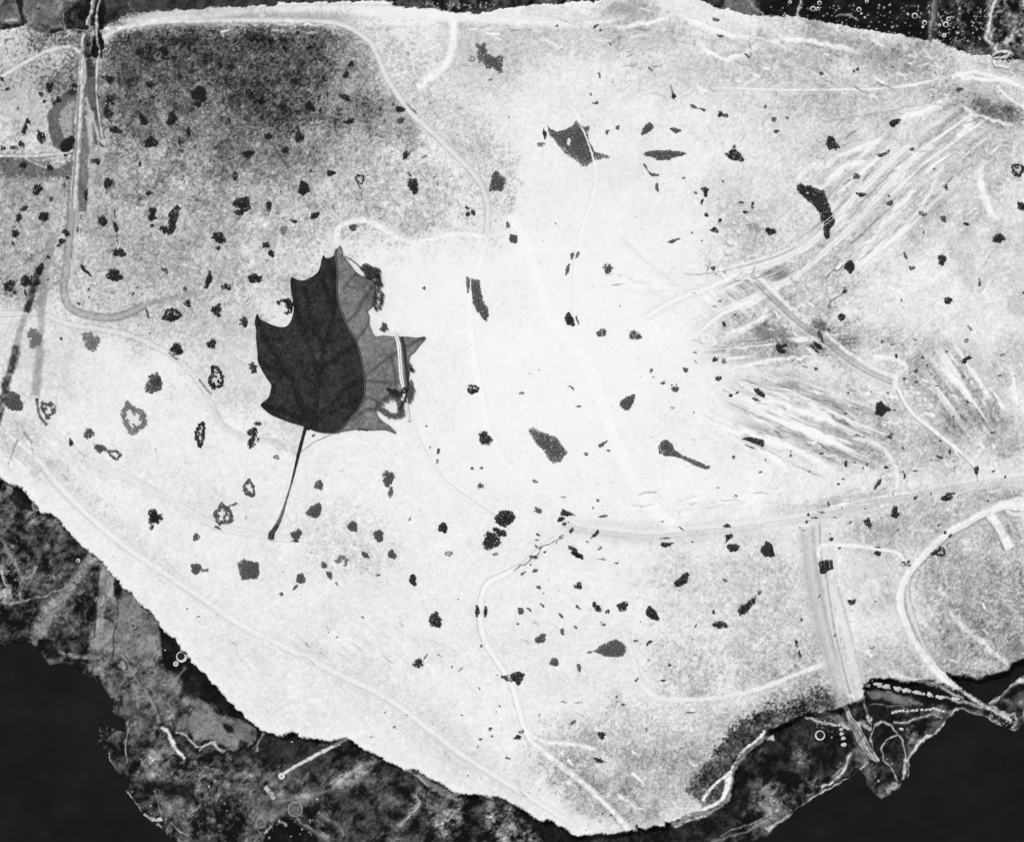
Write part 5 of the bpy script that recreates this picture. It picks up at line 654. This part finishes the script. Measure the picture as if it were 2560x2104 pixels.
POLY = [
 ('20', [(290,1028),(320,1065),(370,1085),(440,1070),(490,1045),(530,995),(560,1010),(590,1050),(640,1035),(650,1030),(620,1100),(640,1170),(680,1250),(760,1270),(850,1298),(835,1315),(850,1340),(820,1305),(770,1308),(690,1320),(640,1355),(620,1378),(570,1382),(540,1340),(480,1305),(430,1270),(400,1225),(370,1180),(350,1150),(310,1120)], 'Gs', cut_ray, 'large dark grey manta-shaped thicket with a tail, cut by a pale track'),
 ('20', [(1072,1272),(1110,1250),(1180,1240),(1300,1240),(1400,1250),(1448,1267),(1400,1285),(1310,1305),(1300,1322),(1200,1322),(1180,1302),(1100,1287)], 'Gs', None, 'dark lens-shaped thicket lying level, right of the manta-shaped thicket'),
 ('20', [(1078,1342),(1105,1358),(1120,1405),(1150,1430),(1215,1435),(1212,1452),(1150,1458),(1122,1420),(1102,1385)], 'Gs', None, 'grey tadpole-shaped thicket with a thin tail pointing up, under the lens-shaped thicket'),
 ('20', [(1308,700),(1330,760),(1358,800),(1340,823),(1318,806),(1322,775)], 'Bs', None, 'small black fin-shaped shrub above the lens-shaped thicket'),
 ('30', [(490,1122),(530,1122),(560,1165),(592,1215),(560,1232),(500,1237),(482,1180)], 'Bp', None, 'black wedge-shaped speckled thicket above the curved black thicket'),
 ('30', [(235,1550),(255,1515),(285,1508),(300,1540),(340,1528),(430,1565),(465,1562),(478,1620),(505,1680),(525,1740),(530,1780),(552,1810),(550,1850),(512,1885),(510,1945),(490,1975),(465,1950),(455,1900),(462,1850),(440,1830),(425,1770),(405,1730),(370,1690),(310,1640),(260,1590)], 'Bs', [(T(3,0,[(440,1850),(500,1800),(560,1762)]),1.4),(T(3,0,[(450,1868),(520,1815),(570,1780)]),1.0),(T(3,0,[(318,1592),(332,1592)]),2.4)], 'long curved black thicket, hook shaped, crossed by two pale tracks at its lower end'),
 ('00', [(600,1118),(622,1160),(592,1220),(562,1257),(510,1252),(492,1200),(530,1150)], 'Bs', None, 'black pointed thicket at the foot of the oval earthwork left of the main road'),
 ('00', [(872,773),(1005,768),(950,800),(947,872),(900,850),(890,900),(940,935),(902,970),(922,1018),(870,960),(862,900),(880,840)], 'Bp', None, 'black ragged thicket shaped like a comb, just right of the main road'),
 ('10', [(1812,368),(1892,352),(1907,440),(1960,470),(2037,468),(2032,560),(2020,605),(1970,570),(1900,562),(1870,500),(1835,542),(1822,470)], 'Gp', None, 'grey blotchy two-lobed thicket near the top, right of a white side track'),
 ('10', [(1978,1405),(2005,1430),(2052,1480),(2045,1540),(2020,1580),(1960,1565),(1925,1580),(1940,1500),(1945,1450)], 'Gp', None, 'grey pentagonal thicket standing right of the loop road bend'),
 ('10', [(1752,500),(1775,455),(1805,470),(1810,500),(1785,515)], 'Lr', None, 'small pale ring of scrub on the left edge of the grey blotchy thicket'),
 ('11', [(1730,540),(1780,560),(1845,575),(1852,640),(1872,740),(1912,810),(1918,870),(1898,918),(1840,850),(1788,760),(1778,650),(1742,690),(1735,600)], 'Gs', [(T(1,1,[(1770,540),(1768,640),(1752,740)]),2.0)], 'dark band-shaped thicket slanting down right, split by a white track'),
 ('21', [(1018,1510),(1002,1590),(962,1642),(930,1648),(885,1602),(900,1568),(952,1530)], 'Gs', None, 'dark pear-shaped thicket with its point up right, in the middle of the white ground'),
 ('21', [(1993,1470),(2030,1468),(2092,1520),(2075,1545),(2040,1530),(2010,1512)], 'Bs', [(T(2,1,[(1975,1495),(2080,1550)]),1.0)], 'black toothed thicket at the root of the white streak fan'),
 ('31', [(624,470),(650,420),(685,406),(712,440),(716,480),(692,522),(670,520)], 'Bs', None, 'black egg-shaped thicket with a notched top, right of the bending white road'),
 ('31', [(1598,1252),(1620,1215),(1660,1193),(1684,1212),(1640,1240),(1618,1270)], 'Bs', None, 'black hooked thicket at the head of the long white strip'),
 ('31', [(65,1105),(100,1098),(120,1105),(150,1098),(155,1125),(110,1140),(85,1165),(68,1150)], 'Bs', None, 'black squarish thicket above the streak fan, left of the railway bed'),
 ('31', [(893,1590),(935,1568),(962,1600),(1015,1635),(1045,1648),(980,1662),(940,1702),(882,1682)], 'Bs', None, 'large jet black splash-shaped thicket on grey ground at the right'),
 ('22', [(128,60),(180,48),(230,80),(300,110),(360,130),(400,180),(437,220),(470,265),(440,290),(400,340),(340,355),(300,320),(275,260),(240,222),(200,190),(160,130),(130,92)], 'Gs', None, 'large dark club-shaped thicket, narrow end up left, on pure white ground'),
 ('22', [(1208,200),(1240,160),(1280,153),(1320,190),(1345,240),(1400,275),(1470,310),(1560,345),(1635,375),(1622,398),(1560,392),(1480,350),(1400,312),(1350,292),(1260,287),(1213,270)], 'Gs', [(T(2,2,[(1215,215),(1240,270)]),.9)], 'dark spoon-shaped thicket with a long tail running down right'),
 ('22', [(412,726),(470,745),(528,775),(440,787),(398,775)], 'Bs', None, 'black arrowhead thicket where the grey road begins'),
 ('22', [(1208,1018),(1260,1000),(1342,1003),(1300,1030),(1270,1044)], 'Bs', None, 'flat black bat-shaped shrub just below the grey road'),
 ('22', [(1752,940),(1812,928),(1828,950),(1792,975),(1755,1028),(1770,975)], 'Bs', None, 'black Y-shaped shrub with its stem down, below the grey road'),
 ('22', [(1895,148),(1960,130),(2062,150),(2092,168),(2068,218),(2020,195),(1968,172)], 'Bs', None, 'black fringed thicket at the left end of the lower white streaks'),
 ('22', [(1892,184),(1940,198),(2055,248),(1985,226)], 'Bs', None, 'thin black sliver of scrub under the fringed black thicket'),
 ('32', [(413,1165),(430,1153),(500,1140),(532,1150),(542,1215),(500,1235),(457,1262),(430,1258)], 'Bs', [(T(3,2,[(500,1140),(518,1240)]),.9),(T(3,2,[(462,1150),(472,1250)]),.5)], 'square black thicket standing between two pale roads'),
 ('32', [(652,1474),(732,1473),(716,1505),(690,1525),(664,1500)], 'Bs', None, 'black triangular thicket, point down, right of the square black thicket'),
 ('13', [(1965,350),(2020,372),(2112,345),(2172,328),(2218,350),(2195,405),(2160,455),(2135,412),(2075,412),(2040,388)], 'Bs', [(T(1,3,[(2070,340),(2095,420)]),1.3),(T(1,3,[(2085,335),(2110,415)]),.8)], 'black winged thicket with its point down, astride the lower white road'),
 ('23', [(672,162),(720,120),(790,85),(850,60),(900,85),(940,120),(937,170),(915,208),(860,212),(760,202),(720,180)], 'Gs', None, 'large dark teardrop thicket pointing left, beside the faint loop track'),
 ('23', [(2,882),(45,848),(82,862),(65,892)], 'Bs', None, 'black diamond-shaped shrub at the fork of the lower white road'),
 ('23', [(702,820),(767,835),(775,850),(745,898),(714,855)], 'Bs', None, 'dark triangular shrub, point down, above the ploughed-looking grey ground'),
 ('23', [(657,1028),(720,1045),(768,1077),(715,1084)], 'Bs', None, 'black bird-shaped shrub at the end of the short branch track'),
 ('12', [(1968,790),(2010,745),(2060,733),(2112,745),(2142,790),(2122,830),(2060,878),(2010,862),(1973,830)], 'Bs', [(T(1,2,[(1950,850),(2010,885),(2090,915)]),.9)], 'black domed thicket, upper of the touching pair, on the white ground'),
 ('02', [(1955,1172),(2010,1138),(2090,1160),(2135,1168),(2138,1250),(2125,1300),(2040,1305),(2000,1312),(1975,1260),(1970,1215)], 'Gs', None, 'grey square-cornered thicket on white ground below the leaf stalk'),
 ('31', [(2090,-50),(2112,-50),(2112,5),(2100,5)], 'Bs', None, 'black clump cut by the right edge of the picture'),
]
cutc = {('21',740): [(T(2,1,[(742,960),(742,1050)]),1.0)], ('21',1005): [(T(2,1,[(1010,1060),(1035,1000)]),1.2)], ('31',1275): [(T(3,1,[(1240,45),(1300,5)]),1.0)], ('02',1842): []}
allt = []; used = []
sd_ = 100
for tl, pts, kind, cut, lab in POLY:
    sd_ += 1; o = thicket(T(int(tl[0]), int(tl[1]), pts), kind, sd_, cut); o['label'] = lab; o['category'] = 'thicket'; o['group'] = 'dark scrub thickets scattered over the pale ground'
    allt.append(o)
LAND = [('manta-shaped thicket',1440,350),('lens-shaped thicket',1662,387),('tadpole-shaped thicket',1626,430),('wedge-shaped thicket',2080,357),('curved black thicket',2040,520),('pentagonal thicket',1243,455),
 ('two-lobed thicket',1222,142),('band-shaped thicket',1190,740),('pear-shaped thicket',1567,1003),('splash-shaped thicket',2205,1023),('club-shaped thicket',1365,1112),('spoon-shaped thicket',1700,1130),('arrowhead thicket',1420,1282),
 ('square black thicket',2064,1415),('triangular thicket',2129,1506),('teardrop thicket',1528,1620),('winged thicket',1282,1690),('domed black thicket',1265,1295),('square-cornered grey thicket',622,1422),
 ('leaf top tip',849,620),('left leaf lobe',640,800),('right leaf lobe',1060,850),('lower leaf tip',985,1080),('leaf stalk foot',680,1345),('leaf stalk middle',722,1200),
 ('oval earthwork',165,310),('comb-shaped thicket',275,280),('lower left bend',170,780),('top left corner',60,60),('top loop road',420,60),('loop road bend',940,130),
 ('loop road end',1215,520),('thin branch road',360,850),('dark left strip',30,930),('railway bed',2000,800),('egg-shaped thicket',2124,668),('white streak fan',1970,1010),
 ('right road junction',2440,1190),('bright road bend',2260,1470),('bright road top',2440,1290),('hooked thicket',2418,900),('Y-shaped shrub',1823,1345),('bat-shaped shrub',1667,1360),
 ('top bluff edge',1600,40),('upper right fork',2280,370),('right edge',2540,560),('lower white road',1220,1560),('diamond-shaped shrub',1293,1842),('bird-shaped shrub',1496,1898),('dark speckled bank',1850,1870),
 ('lower left bluff',330,1560),('long diagonal track',900,1620),('dark gully foot',110,1080),('lobed earthwork',1830,600),('grey road',1800,1290),('faint loop track',1720,1750)]
def nm_near(x, y, k=0):
    d = sorted((math.hypot(x-a, y-b), n, a, b) for n, a, b in LAND); return d[k]
DIR = ['right of','below right of','below','below left of','left of','above left of','above','above right of']
for line in THK.strip().split('\n'):
    tl, rest = line.split('|'); i, j = int(tl[0]), int(tl[1])
    for it in rest.split(';'):
        a = it.split(','); x, y, rx, ry, an = map(float, a[:5]); kind = a[5]
        if rx < 2: continue
        sd_ += 1; px, py = T(i, j, [(x, y)])[0]; rx, ry = max(rx/3.3, 1.7), max(ry/3.3, 1.2)
        up = 1.6 if (i == 1 and j == 1 and (900 < x < 1330)) else 0
        cut = cutc.get((tl, int(x)))
        o = thicket(ell(px, py, rx, ry, an, sd_), kind, sd_, cut, up, 'scrub_thicket' if max(rx, ry) > 7 else 'shrub')
        big = max(rx, ry); asp = max(rx, ry)/min(rx, ry); ang = (an if rx >= ry else an + 90) % 180
        sz = 'tiny' if big < 4 else 'small' if big < 8 else 'mid-sized' if big < 14 else 'large'
        if asp < 1.35: sh = 'round'
        else:
            o_ = 'level' if (ang < 20 or ang > 160) else 'upright' if 70 < ang < 110 else 'falling to the right' if ang < 90 else 'rising to the right'
            sh = ('oval' if asp < 2.1 else 'long narrow')
            sh = (o_ + ' ' + sh) if o_ in ('level', 'upright') else sh + ' ' + '{' + o_ + '}'
        tn = {'B': 'black', 'G': 'grey', 'L': 'pale'}[kind[0]]; tx = {'s': 'dense', 'p': 'speckled', 'r': 'ring-like', 'o': 'sparse'}[kind[1]]
        used.append([o, sz, sh, tn, tx, px, py, 'thicket' if big > 7 else 'shrub', big])
used.sort(key=lambda u: -u[8])
NT = 300 - len(allt)
for q, u in enumerate(used):
    u[7] = 'thicket' if q < NT else 'shrub'; u[0].name = 'scrub_thicket' if q < NT else 'shrub'
rest = used[NT + 300:]; used = used[:NT + 300]
Vr, Fr, nr = {'B': [], 'G': [], 'L': []}, {'B': [], 'G': [], 'L': []}, {'B': 0, 'G': 0, 'L': 0}
for u in rest:
    o = u[0]; k_ = {'black': 'B', 'grey': 'G', 'pale': 'L'}[u[3]]; n_ = len(o.data.vertices); c = np.empty(n_ * 3, np.float32); o.data.vertices.foreach_get('co', c)
    Vr[k_].append(c.reshape(-1, 3) + np.array(o.location)); Fr[k_].append(np.arange(n_).reshape(-1, 4) + nr[k_]); nr[k_] += n_
    bpy.data.objects.remove(o, do_unlink=True)
V_ = np.concatenate([v for k_ in 'BGL' for v in Vr[k_]]); F_ = np.arange(len(V_)).reshape(-1, 4)
tiny = mesh_obj('tiny_scrub', V_, F_, M_thick['B']); tiny.data.materials.append(M_thick['G']); tiny['kind'] = 'stuff'; tiny['label'] = 'tiniest dark scraps of scrub dotted over the pale ground'
nb = nr['B'] // 4; tiny.data.polygons.foreach_set('material_index', np.array([0] * nb + [1] * (len(F_) - nb), np.int32))
def make_label(u, k, extra=''):
    o, sz, sh, tn, tx, px, py, w_, big = u; d, n, a, b = nm_near(px, py, k)
    q = int(round(math.degrees(math.atan2(py-b, px-a)) / 45)) % 8; far = 'close ' if d < 60 else '' if d < 170 else 'well '
    tail = ''
    if '{' in sh: base, o_ = sh.split(' {'); sh = base; tail = ' ' + o_.rstrip('}')
    if d < 14: return f'{sz} {sh} {tx} {tn} {w_}{tail} touching the {n}'
    return f'{sz} {sh} {tx} {tn} {w_}{tail}{extra}, {far}{DIR[q]} the {n}'
def short(l):
    w_ = l.split()
    for tok in ('dense', 'well', 'close', 'narrow', 'mid-sized'):
        if len(w_) > 13 and tok in w_: w_.remove(tok)
    return ' '.join(w_)
mk_ = make_label
def make_label(u, k, extra=''): return short(mk_(u, k, extra))
labs = [make_label(u, 0) for u in used]
def dups():
    g = {}
    for k, l in enumerate(labs): g.setdefault(l, []).append(k)
    return [v for v in g.values() if len(v) > 1]
for v in dups():
    for k in v[1:]:
        l = make_label(used[k], 1)
        if l not in labs: labs[k] = l
for v in dups():
    xs = [used[k][5] for k in v]; ys = [used[k][6] for k in v]
    if max(xs)-min(xs) > max(ys)-min(ys): vs = sorted(v, key=lambda k: used[k][5]); wd = ['leftmost','rightmost'] if len(v) == 2 else ['leftmost','middle one','rightmost'] if len(v) == 3 else ['leftmost','second from left','second from right','rightmost']
    else: vs = sorted(v, key=lambda k: used[k][6]); wd = ['upper one','lower one'] if len(v) == 2 else ['topmost','middle one','lowest'] if len(v) == 3 else ['topmost','second from top','second from bottom','lowest']
    for q, k in enumerate(vs): labs[k] = labs[k] + ', ' + wd[min(q, len(wd)-1)]
for u, l in zip(used, labs):
    u[0]['label'] = l; u[0]['category'] = u[7]; u[0]['group'] = 'dark scrub thickets scattered over the pale ground' if u[7] == 'thicket' else 'small shrubs scattered over the pale ground'
for o in allt + [u[0] for u in used]:
    for k in ('px', 'py', 'rad'):
        if k in o: del o[k]
print('n_thicket', sum(o.name.startswith('scrub') for o in allt+[u[0] for u in used]), 'n_shrub', sum(u[0].name.startswith('shrub') for u in used), [l for l in labs if len(l.split())>16][:5]); print('thickets', len(used) + len(allt), 'duplicate labels', len(dups()), 'longest', max(len(l.split()) for l in labs))

# countless little tufts of the scrub fields: one object
pr = np.random.RandomState(77); n = 90000
ix = pr.uniform(0, 2560, n); iy = pr.uniform(0, 2090, n)
ii = np.clip(np.searchsorted(AX, ix), 0, NX-1); jj = np.clip(np.searchsorted(AY, iy), 0, NY-1)
dens = np.clip((mott_p[jj, ii] - 20) / 46, 0, 1) ** 1.3 * sstep(.42, .62, fbm(ix, iy, 34, 4, 210)) * sstep(.4, .6, fbm(ix, iy, 9, 2, 211)) + .004 + .03 * sstep(1300, 1700, ix) * sstep(1000, 1250, iy) * sstep(.45, .65, fbm(ix, iy, 22, 2, 212))
k = (pr.uniform(0, 1, n) < dens * .62) & (PD[jj, ii] > 4); ix, iy, ii, jj = ix[k], iy[k], ii[k], jj[k]
rep = 3; ix = np.repeat(ix, rep) + pr.uniform(-1.1, 1.1, len(ix)*rep); iy = np.repeat(iy, rep) + pr.uniform(-1.1, 1.1, len(iy)*rep)
V, F = tufts(ix, iy, np.repeat(Z[jj, ii], rep), pr.uniform(.05, .3, len(ix)), 2.2, 5)
tag(mesh_obj('low_scrub', V, F, mat('low_scrub', base=.03, grain=.5, scale=.6)), kind='stuff', label='countless tiny dark tufts of scrub sprinkled over the grey fields')
print('tufts', len(F))

# ------------------------------------------------------------------ storage tanks on the dark ground
M_rim = mat('tank_rim', base=.62, grain=.2, scale=1.2); M_roof = mat('tank_roof', base=.022, grain=.3, scale=1.5); M_wall = mat('tank_wall', base=.4, grain=.2, scale=1)
M_rim2 = mat('tank_rim_muddy', base=.26, grain=.7, scale=1.5); M_roof2 = mat('tank_roof_muddy', base=.11, grain=.7, scale=1.2)
def tank(x, y, r, dx, dy, t, label, hh=1.6):
    mud = any(w_ in label for w_ in ('base', 'wide', 'bottom', 'mud')); mR, mT = (M_rim2, M_roof2) if mud else (M_rim, M_roof)
    e = bpy.data.objects.new('storage_tank', None); C.objects.link(e); z = hz(x, y) - .2; e.location = (WX(x), WY(y), z)
    n = 40; R = r*S; ri = R*t; ox, oy = dx*(R-ri)*.85, dy*(R-ri)*.85; rr = random.Random(int(x)); c = [(math.cos(2*math.pi*k/n), math.sin(2*math.pi*k/n)) for k in range(n)]
    V = [(a*R, b*R, 0) for a, b in c] + [(a*R, b*R, hh) for a, b in c]
    mesh_obj('wall', V, [(k, (k+1)%n, n+(k+1)%n, n+k) for k in range(n)], M_wall, None, e, True)
    V = [(a*R*1.0, b*R, hh+.004) for a, b in c] + [(a*ri*rr.uniform(.97,1.03)+ox, b*ri*rr.uniform(.97,1.03)+oy, hh+.05) for a, b in c]
    mesh_obj('rim', V, [(k, (k+1)%n, n+(k+1)%n, n+k) for k in range(n)], mR, None, e)
    V = [(a*ri*1.04+ox, b*ri*1.02+oy, hh-.05) for a, b in c] + [(ox, oy, hh+.02)]
    F = np.array([(k, (k+1)%n, n) for k in range(n)]); mesh_obj('roof', V, F, mT, None, e)
    tag(e, label=label, category='tank', group='round storage tanks on the dark low ground')
for x, y, r, dx, dy, t, l in [
 (T(0,3,[(1490,215)])[0]+(14,-.5,-.4,.68,'largest round tank with bright crescent rim, on the black strip below the bluff')),
 (T(0,3,[(1442,272)])[0]+(6.5,0,0,.35,'small pale round tank just below left of the largest tank')),
 (T(0,2,[(1090,1695)])[0]+(8,0,0,.6,'pale round tank on grey mud at the lower left, right of two grey strips')),
 (T(0,2,[(632,1155)])[0]+(5,-.4,.4,.5,'small white round tank on the dark slope below the left bluff')),
 (T(3,3,[(438,865)])[0]+(12.5,.2,-.3,.76,'round tank with a thin white rim on the black ground at lower right')),
 (T(3,0,[(1222,120)])[0]+(7.5,0,.8,.74,'largest crescent-rimmed tank in the black area at the top right')),
 (T(3,0,[(1303,176)])[0]+(6,.1,.8,.66,'crescent-rimmed tank just below right of the largest top right tank')),
 (T(3,0,[(760,68)])[0]+(6,0,.7,.72,'crescent-rimmed tank alone in the middle of the black top area')),
 (T(3,0,[(432,15)])[0]+(5.5,.2,.6,.66,'tank touching the top edge right of the pale line in the black area')),
 (T(3,0,[(380,62)])[0]+(6.5,-.1,.7,.7,'left one of the two tanks that touch beneath the top edge tank')),
 (T(3,0,[(420,62)])[0]+(4.5,.2,.6,.6,'right one of the two tanks that touch beneath the top edge tank')),
 (T(3,0,[(190,8)])[0]+(4.5,0,.7,.6,'leftmost tank, on the top edge left of the pale line')),
 (T(3,0,[(825,2)])[0]+(4.5,0,.8,.6,'small crescent tank on the top edge right of the middle tank')),
 (T(3,0,[(1480,190)])[0]+(7.5,0,.6,.66,'thick-rimmed tank right of the grey vertical strip at top right')),
 (T(3,0,[(1502,145)])[0]+(5.5,.5,.3,.6,'tank touching the upper right side of the thick-rimmed tank')),
 (T(3,0,[(1465,282)])[0]+(5.5,0,.3,.4,'nearly white tank below the thick-rimmed tank')),
 (T(3,0,[(1428,198)])[0]+(4,0,.6,.5,'small tank touching the left side of the thick-rimmed tank')),
 (T(3,0,[(1290,212)])[0]+(3.5,0,0,.35,'tiny white tank left of the grey vertical strip at top right')),
 (T(3,0,[(780,103)])[0]+(2.8,0,0,.35,'tiny white tank just below the tank in the middle of the black top area')),
 (T(3,0,[(808,135)])[0]+(2.8,0,0,.35,'second tiny white tank, lower right in the pair below the middle tank')),
 (T(0,2,[(300,700)])[0]+(12.5,0,0,.8,'pale ring-shaped tank base at the edge of the left bluff')),
 (T(0,2,[(458,828)])[0]+(6,0,0,.6,'small pale ring-shaped tank base on the left bluff edge, lower of two')),
 (T(1,3,[(318,1475)])[0]+(19,.1,.2,.86,'wide mottled round tank on the muddy ground at the bottom')),
 (T(1,3,[(30,1590)])[0]+(13,.2,0,.8,'round tank at the bottom, left of the wide mottled one')),
 (T(1,3,[(205,1200)])[0]+(8.5,0,0,.2,'white round pad at the lower end of the straight white causeway'))]:
    tank(x, y, r, dx, -dy, t, l)

# ------------------------------------------------------------------ heaped pale mounds in rows beside the black water
M_mound = mat('mound', base=.62, grain=.6, scale=2.2)
def mound(x, y, rx, ry, ang, seed, label, group):
    r = random.Random(seed); n, m = 18, 5; V, F = [], []; a = math.radians(ang); h = min(rx, ry)*S*.8
    p = [r.uniform(0, 6) for _ in range(3)]
    for j in range(m):
        f = 1 - j/(m); zz = h*math.sin(j/(m)*math.pi/2)
        for k in range(n):
            t = 2*math.pi*k/n; q = f*(1 + .12*math.sin(2*t+p[0]) + .12*math.sin(3*t+p[1]) + .1*math.sin(5*t+p[2]) + r.uniform(-.09, .09)); u, v = rx*q*math.cos(t)*S, ry*q*math.sin(t)*S
            V.append((u*math.cos(a)+v*math.sin(a), -u*math.sin(a)+v*math.cos(a), zz + r.uniform(-.06, .06)*h - (.1 if j == 0 else 0)))
    V.append((0, 0, h)); 
    for j in range(m-1):
        for k in range(n): F.append((j*n+k, j*n+(k+1)%n, (j+1)*n+(k+1)%n, (j+1)*n+k))
    for k in range(n): F.append(((m-1)*n+k, (m-1)*n+(k+1)%n, (m-1)*n+(k+1)%n, m*n))
    me = bpy.data.meshes.new('spoil_mound'); me.from_pydata(V, [], [tuple(dict.fromkeys(f)) for f in F]); me.update(); me.materials.append(M_mound)
    o = bpy.data.objects.new('spoil_mound', me); C.objects.link(o); o.location = (WX(x), WY(y), max(hz(x, y), -9.6)); tag(o, label=label, category='mound', group=group)
ORD = ['first','second','third','fourth','fifth','sixth','seventh','eighth','ninth','tenth','eleventh','twelfth','thirteenth','fourteenth']
for k, (x, y, rx, ry) in enumerate([(825,442,26,18),(925,447,34,18),(990,462,30,17),(1080,480,30,18),(1155,495,32,17),(1243,512,36,16),(1298,522,12,13),(1350,532,28,16),(1437,552,34,16),(1562,566,32,15)]):
    p = T(3,3,[(x, y)])[0]; mound(p[0], p[1], rx/2.9, ry/2.6, 12, 300+k, f'{ORD[k]} pale mound from the left in the upper row beside the black water', 'large pale mounds in a slanting row')
for k, (x, y) in enumerate([(1045,680),(1072,672),(1102,665),(1132,663),(1165,667),(1205,660),(1240,658),(1285,655),(1320,655),(1355,652),(1385,645),(1412,655),(1437,660),(1462,668)]):
    p = T(3,3,[(x, y)])[0]; mound(p[0], p[1], 4.2 + (k*7 % 3)*.6, 3.8, 0, 330+k, f'{ORD[k]} small white mound from the left in the lower level row', 'small white mounds in a level row')
for k, (x, y, r) in enumerate([(598,785,11),(615,818,14),(618,855,15),(635,892,15),(640,945,19)]):
    p = T(3,3,[(x, y)])[0]; mound(p[0], p[1], r/3.0, r/2.8, 80, 360+k, f'{ORD[k]} pale heap from the top in the short column left of the road', 'pale heaps in a column')
for k, (x, y, rx, ry, i, j, lb) in enumerate([(290,920,10,6,1,3,'white boulder on the black ground left of the straight causeway'),(1115,815,18,14,3,3,'triangular white heap right of the looping pale paths'),(872,405,9,18,3,3,'narrow white spike-shaped heap above the upper mound row'),(1350,160,8,8,0,3,'tiny white heap above the largest lower left tank'),(500,1395,9,9,1,3,'small white heap on dark ground right of the wide mottled tank')]):
    p = T(i, j, [(x, y)])[0]; mound(p[0], p[1], rx/3.3, ry/3.3, 0, 380+k, lb, 'single pale heaps on the dark ground')
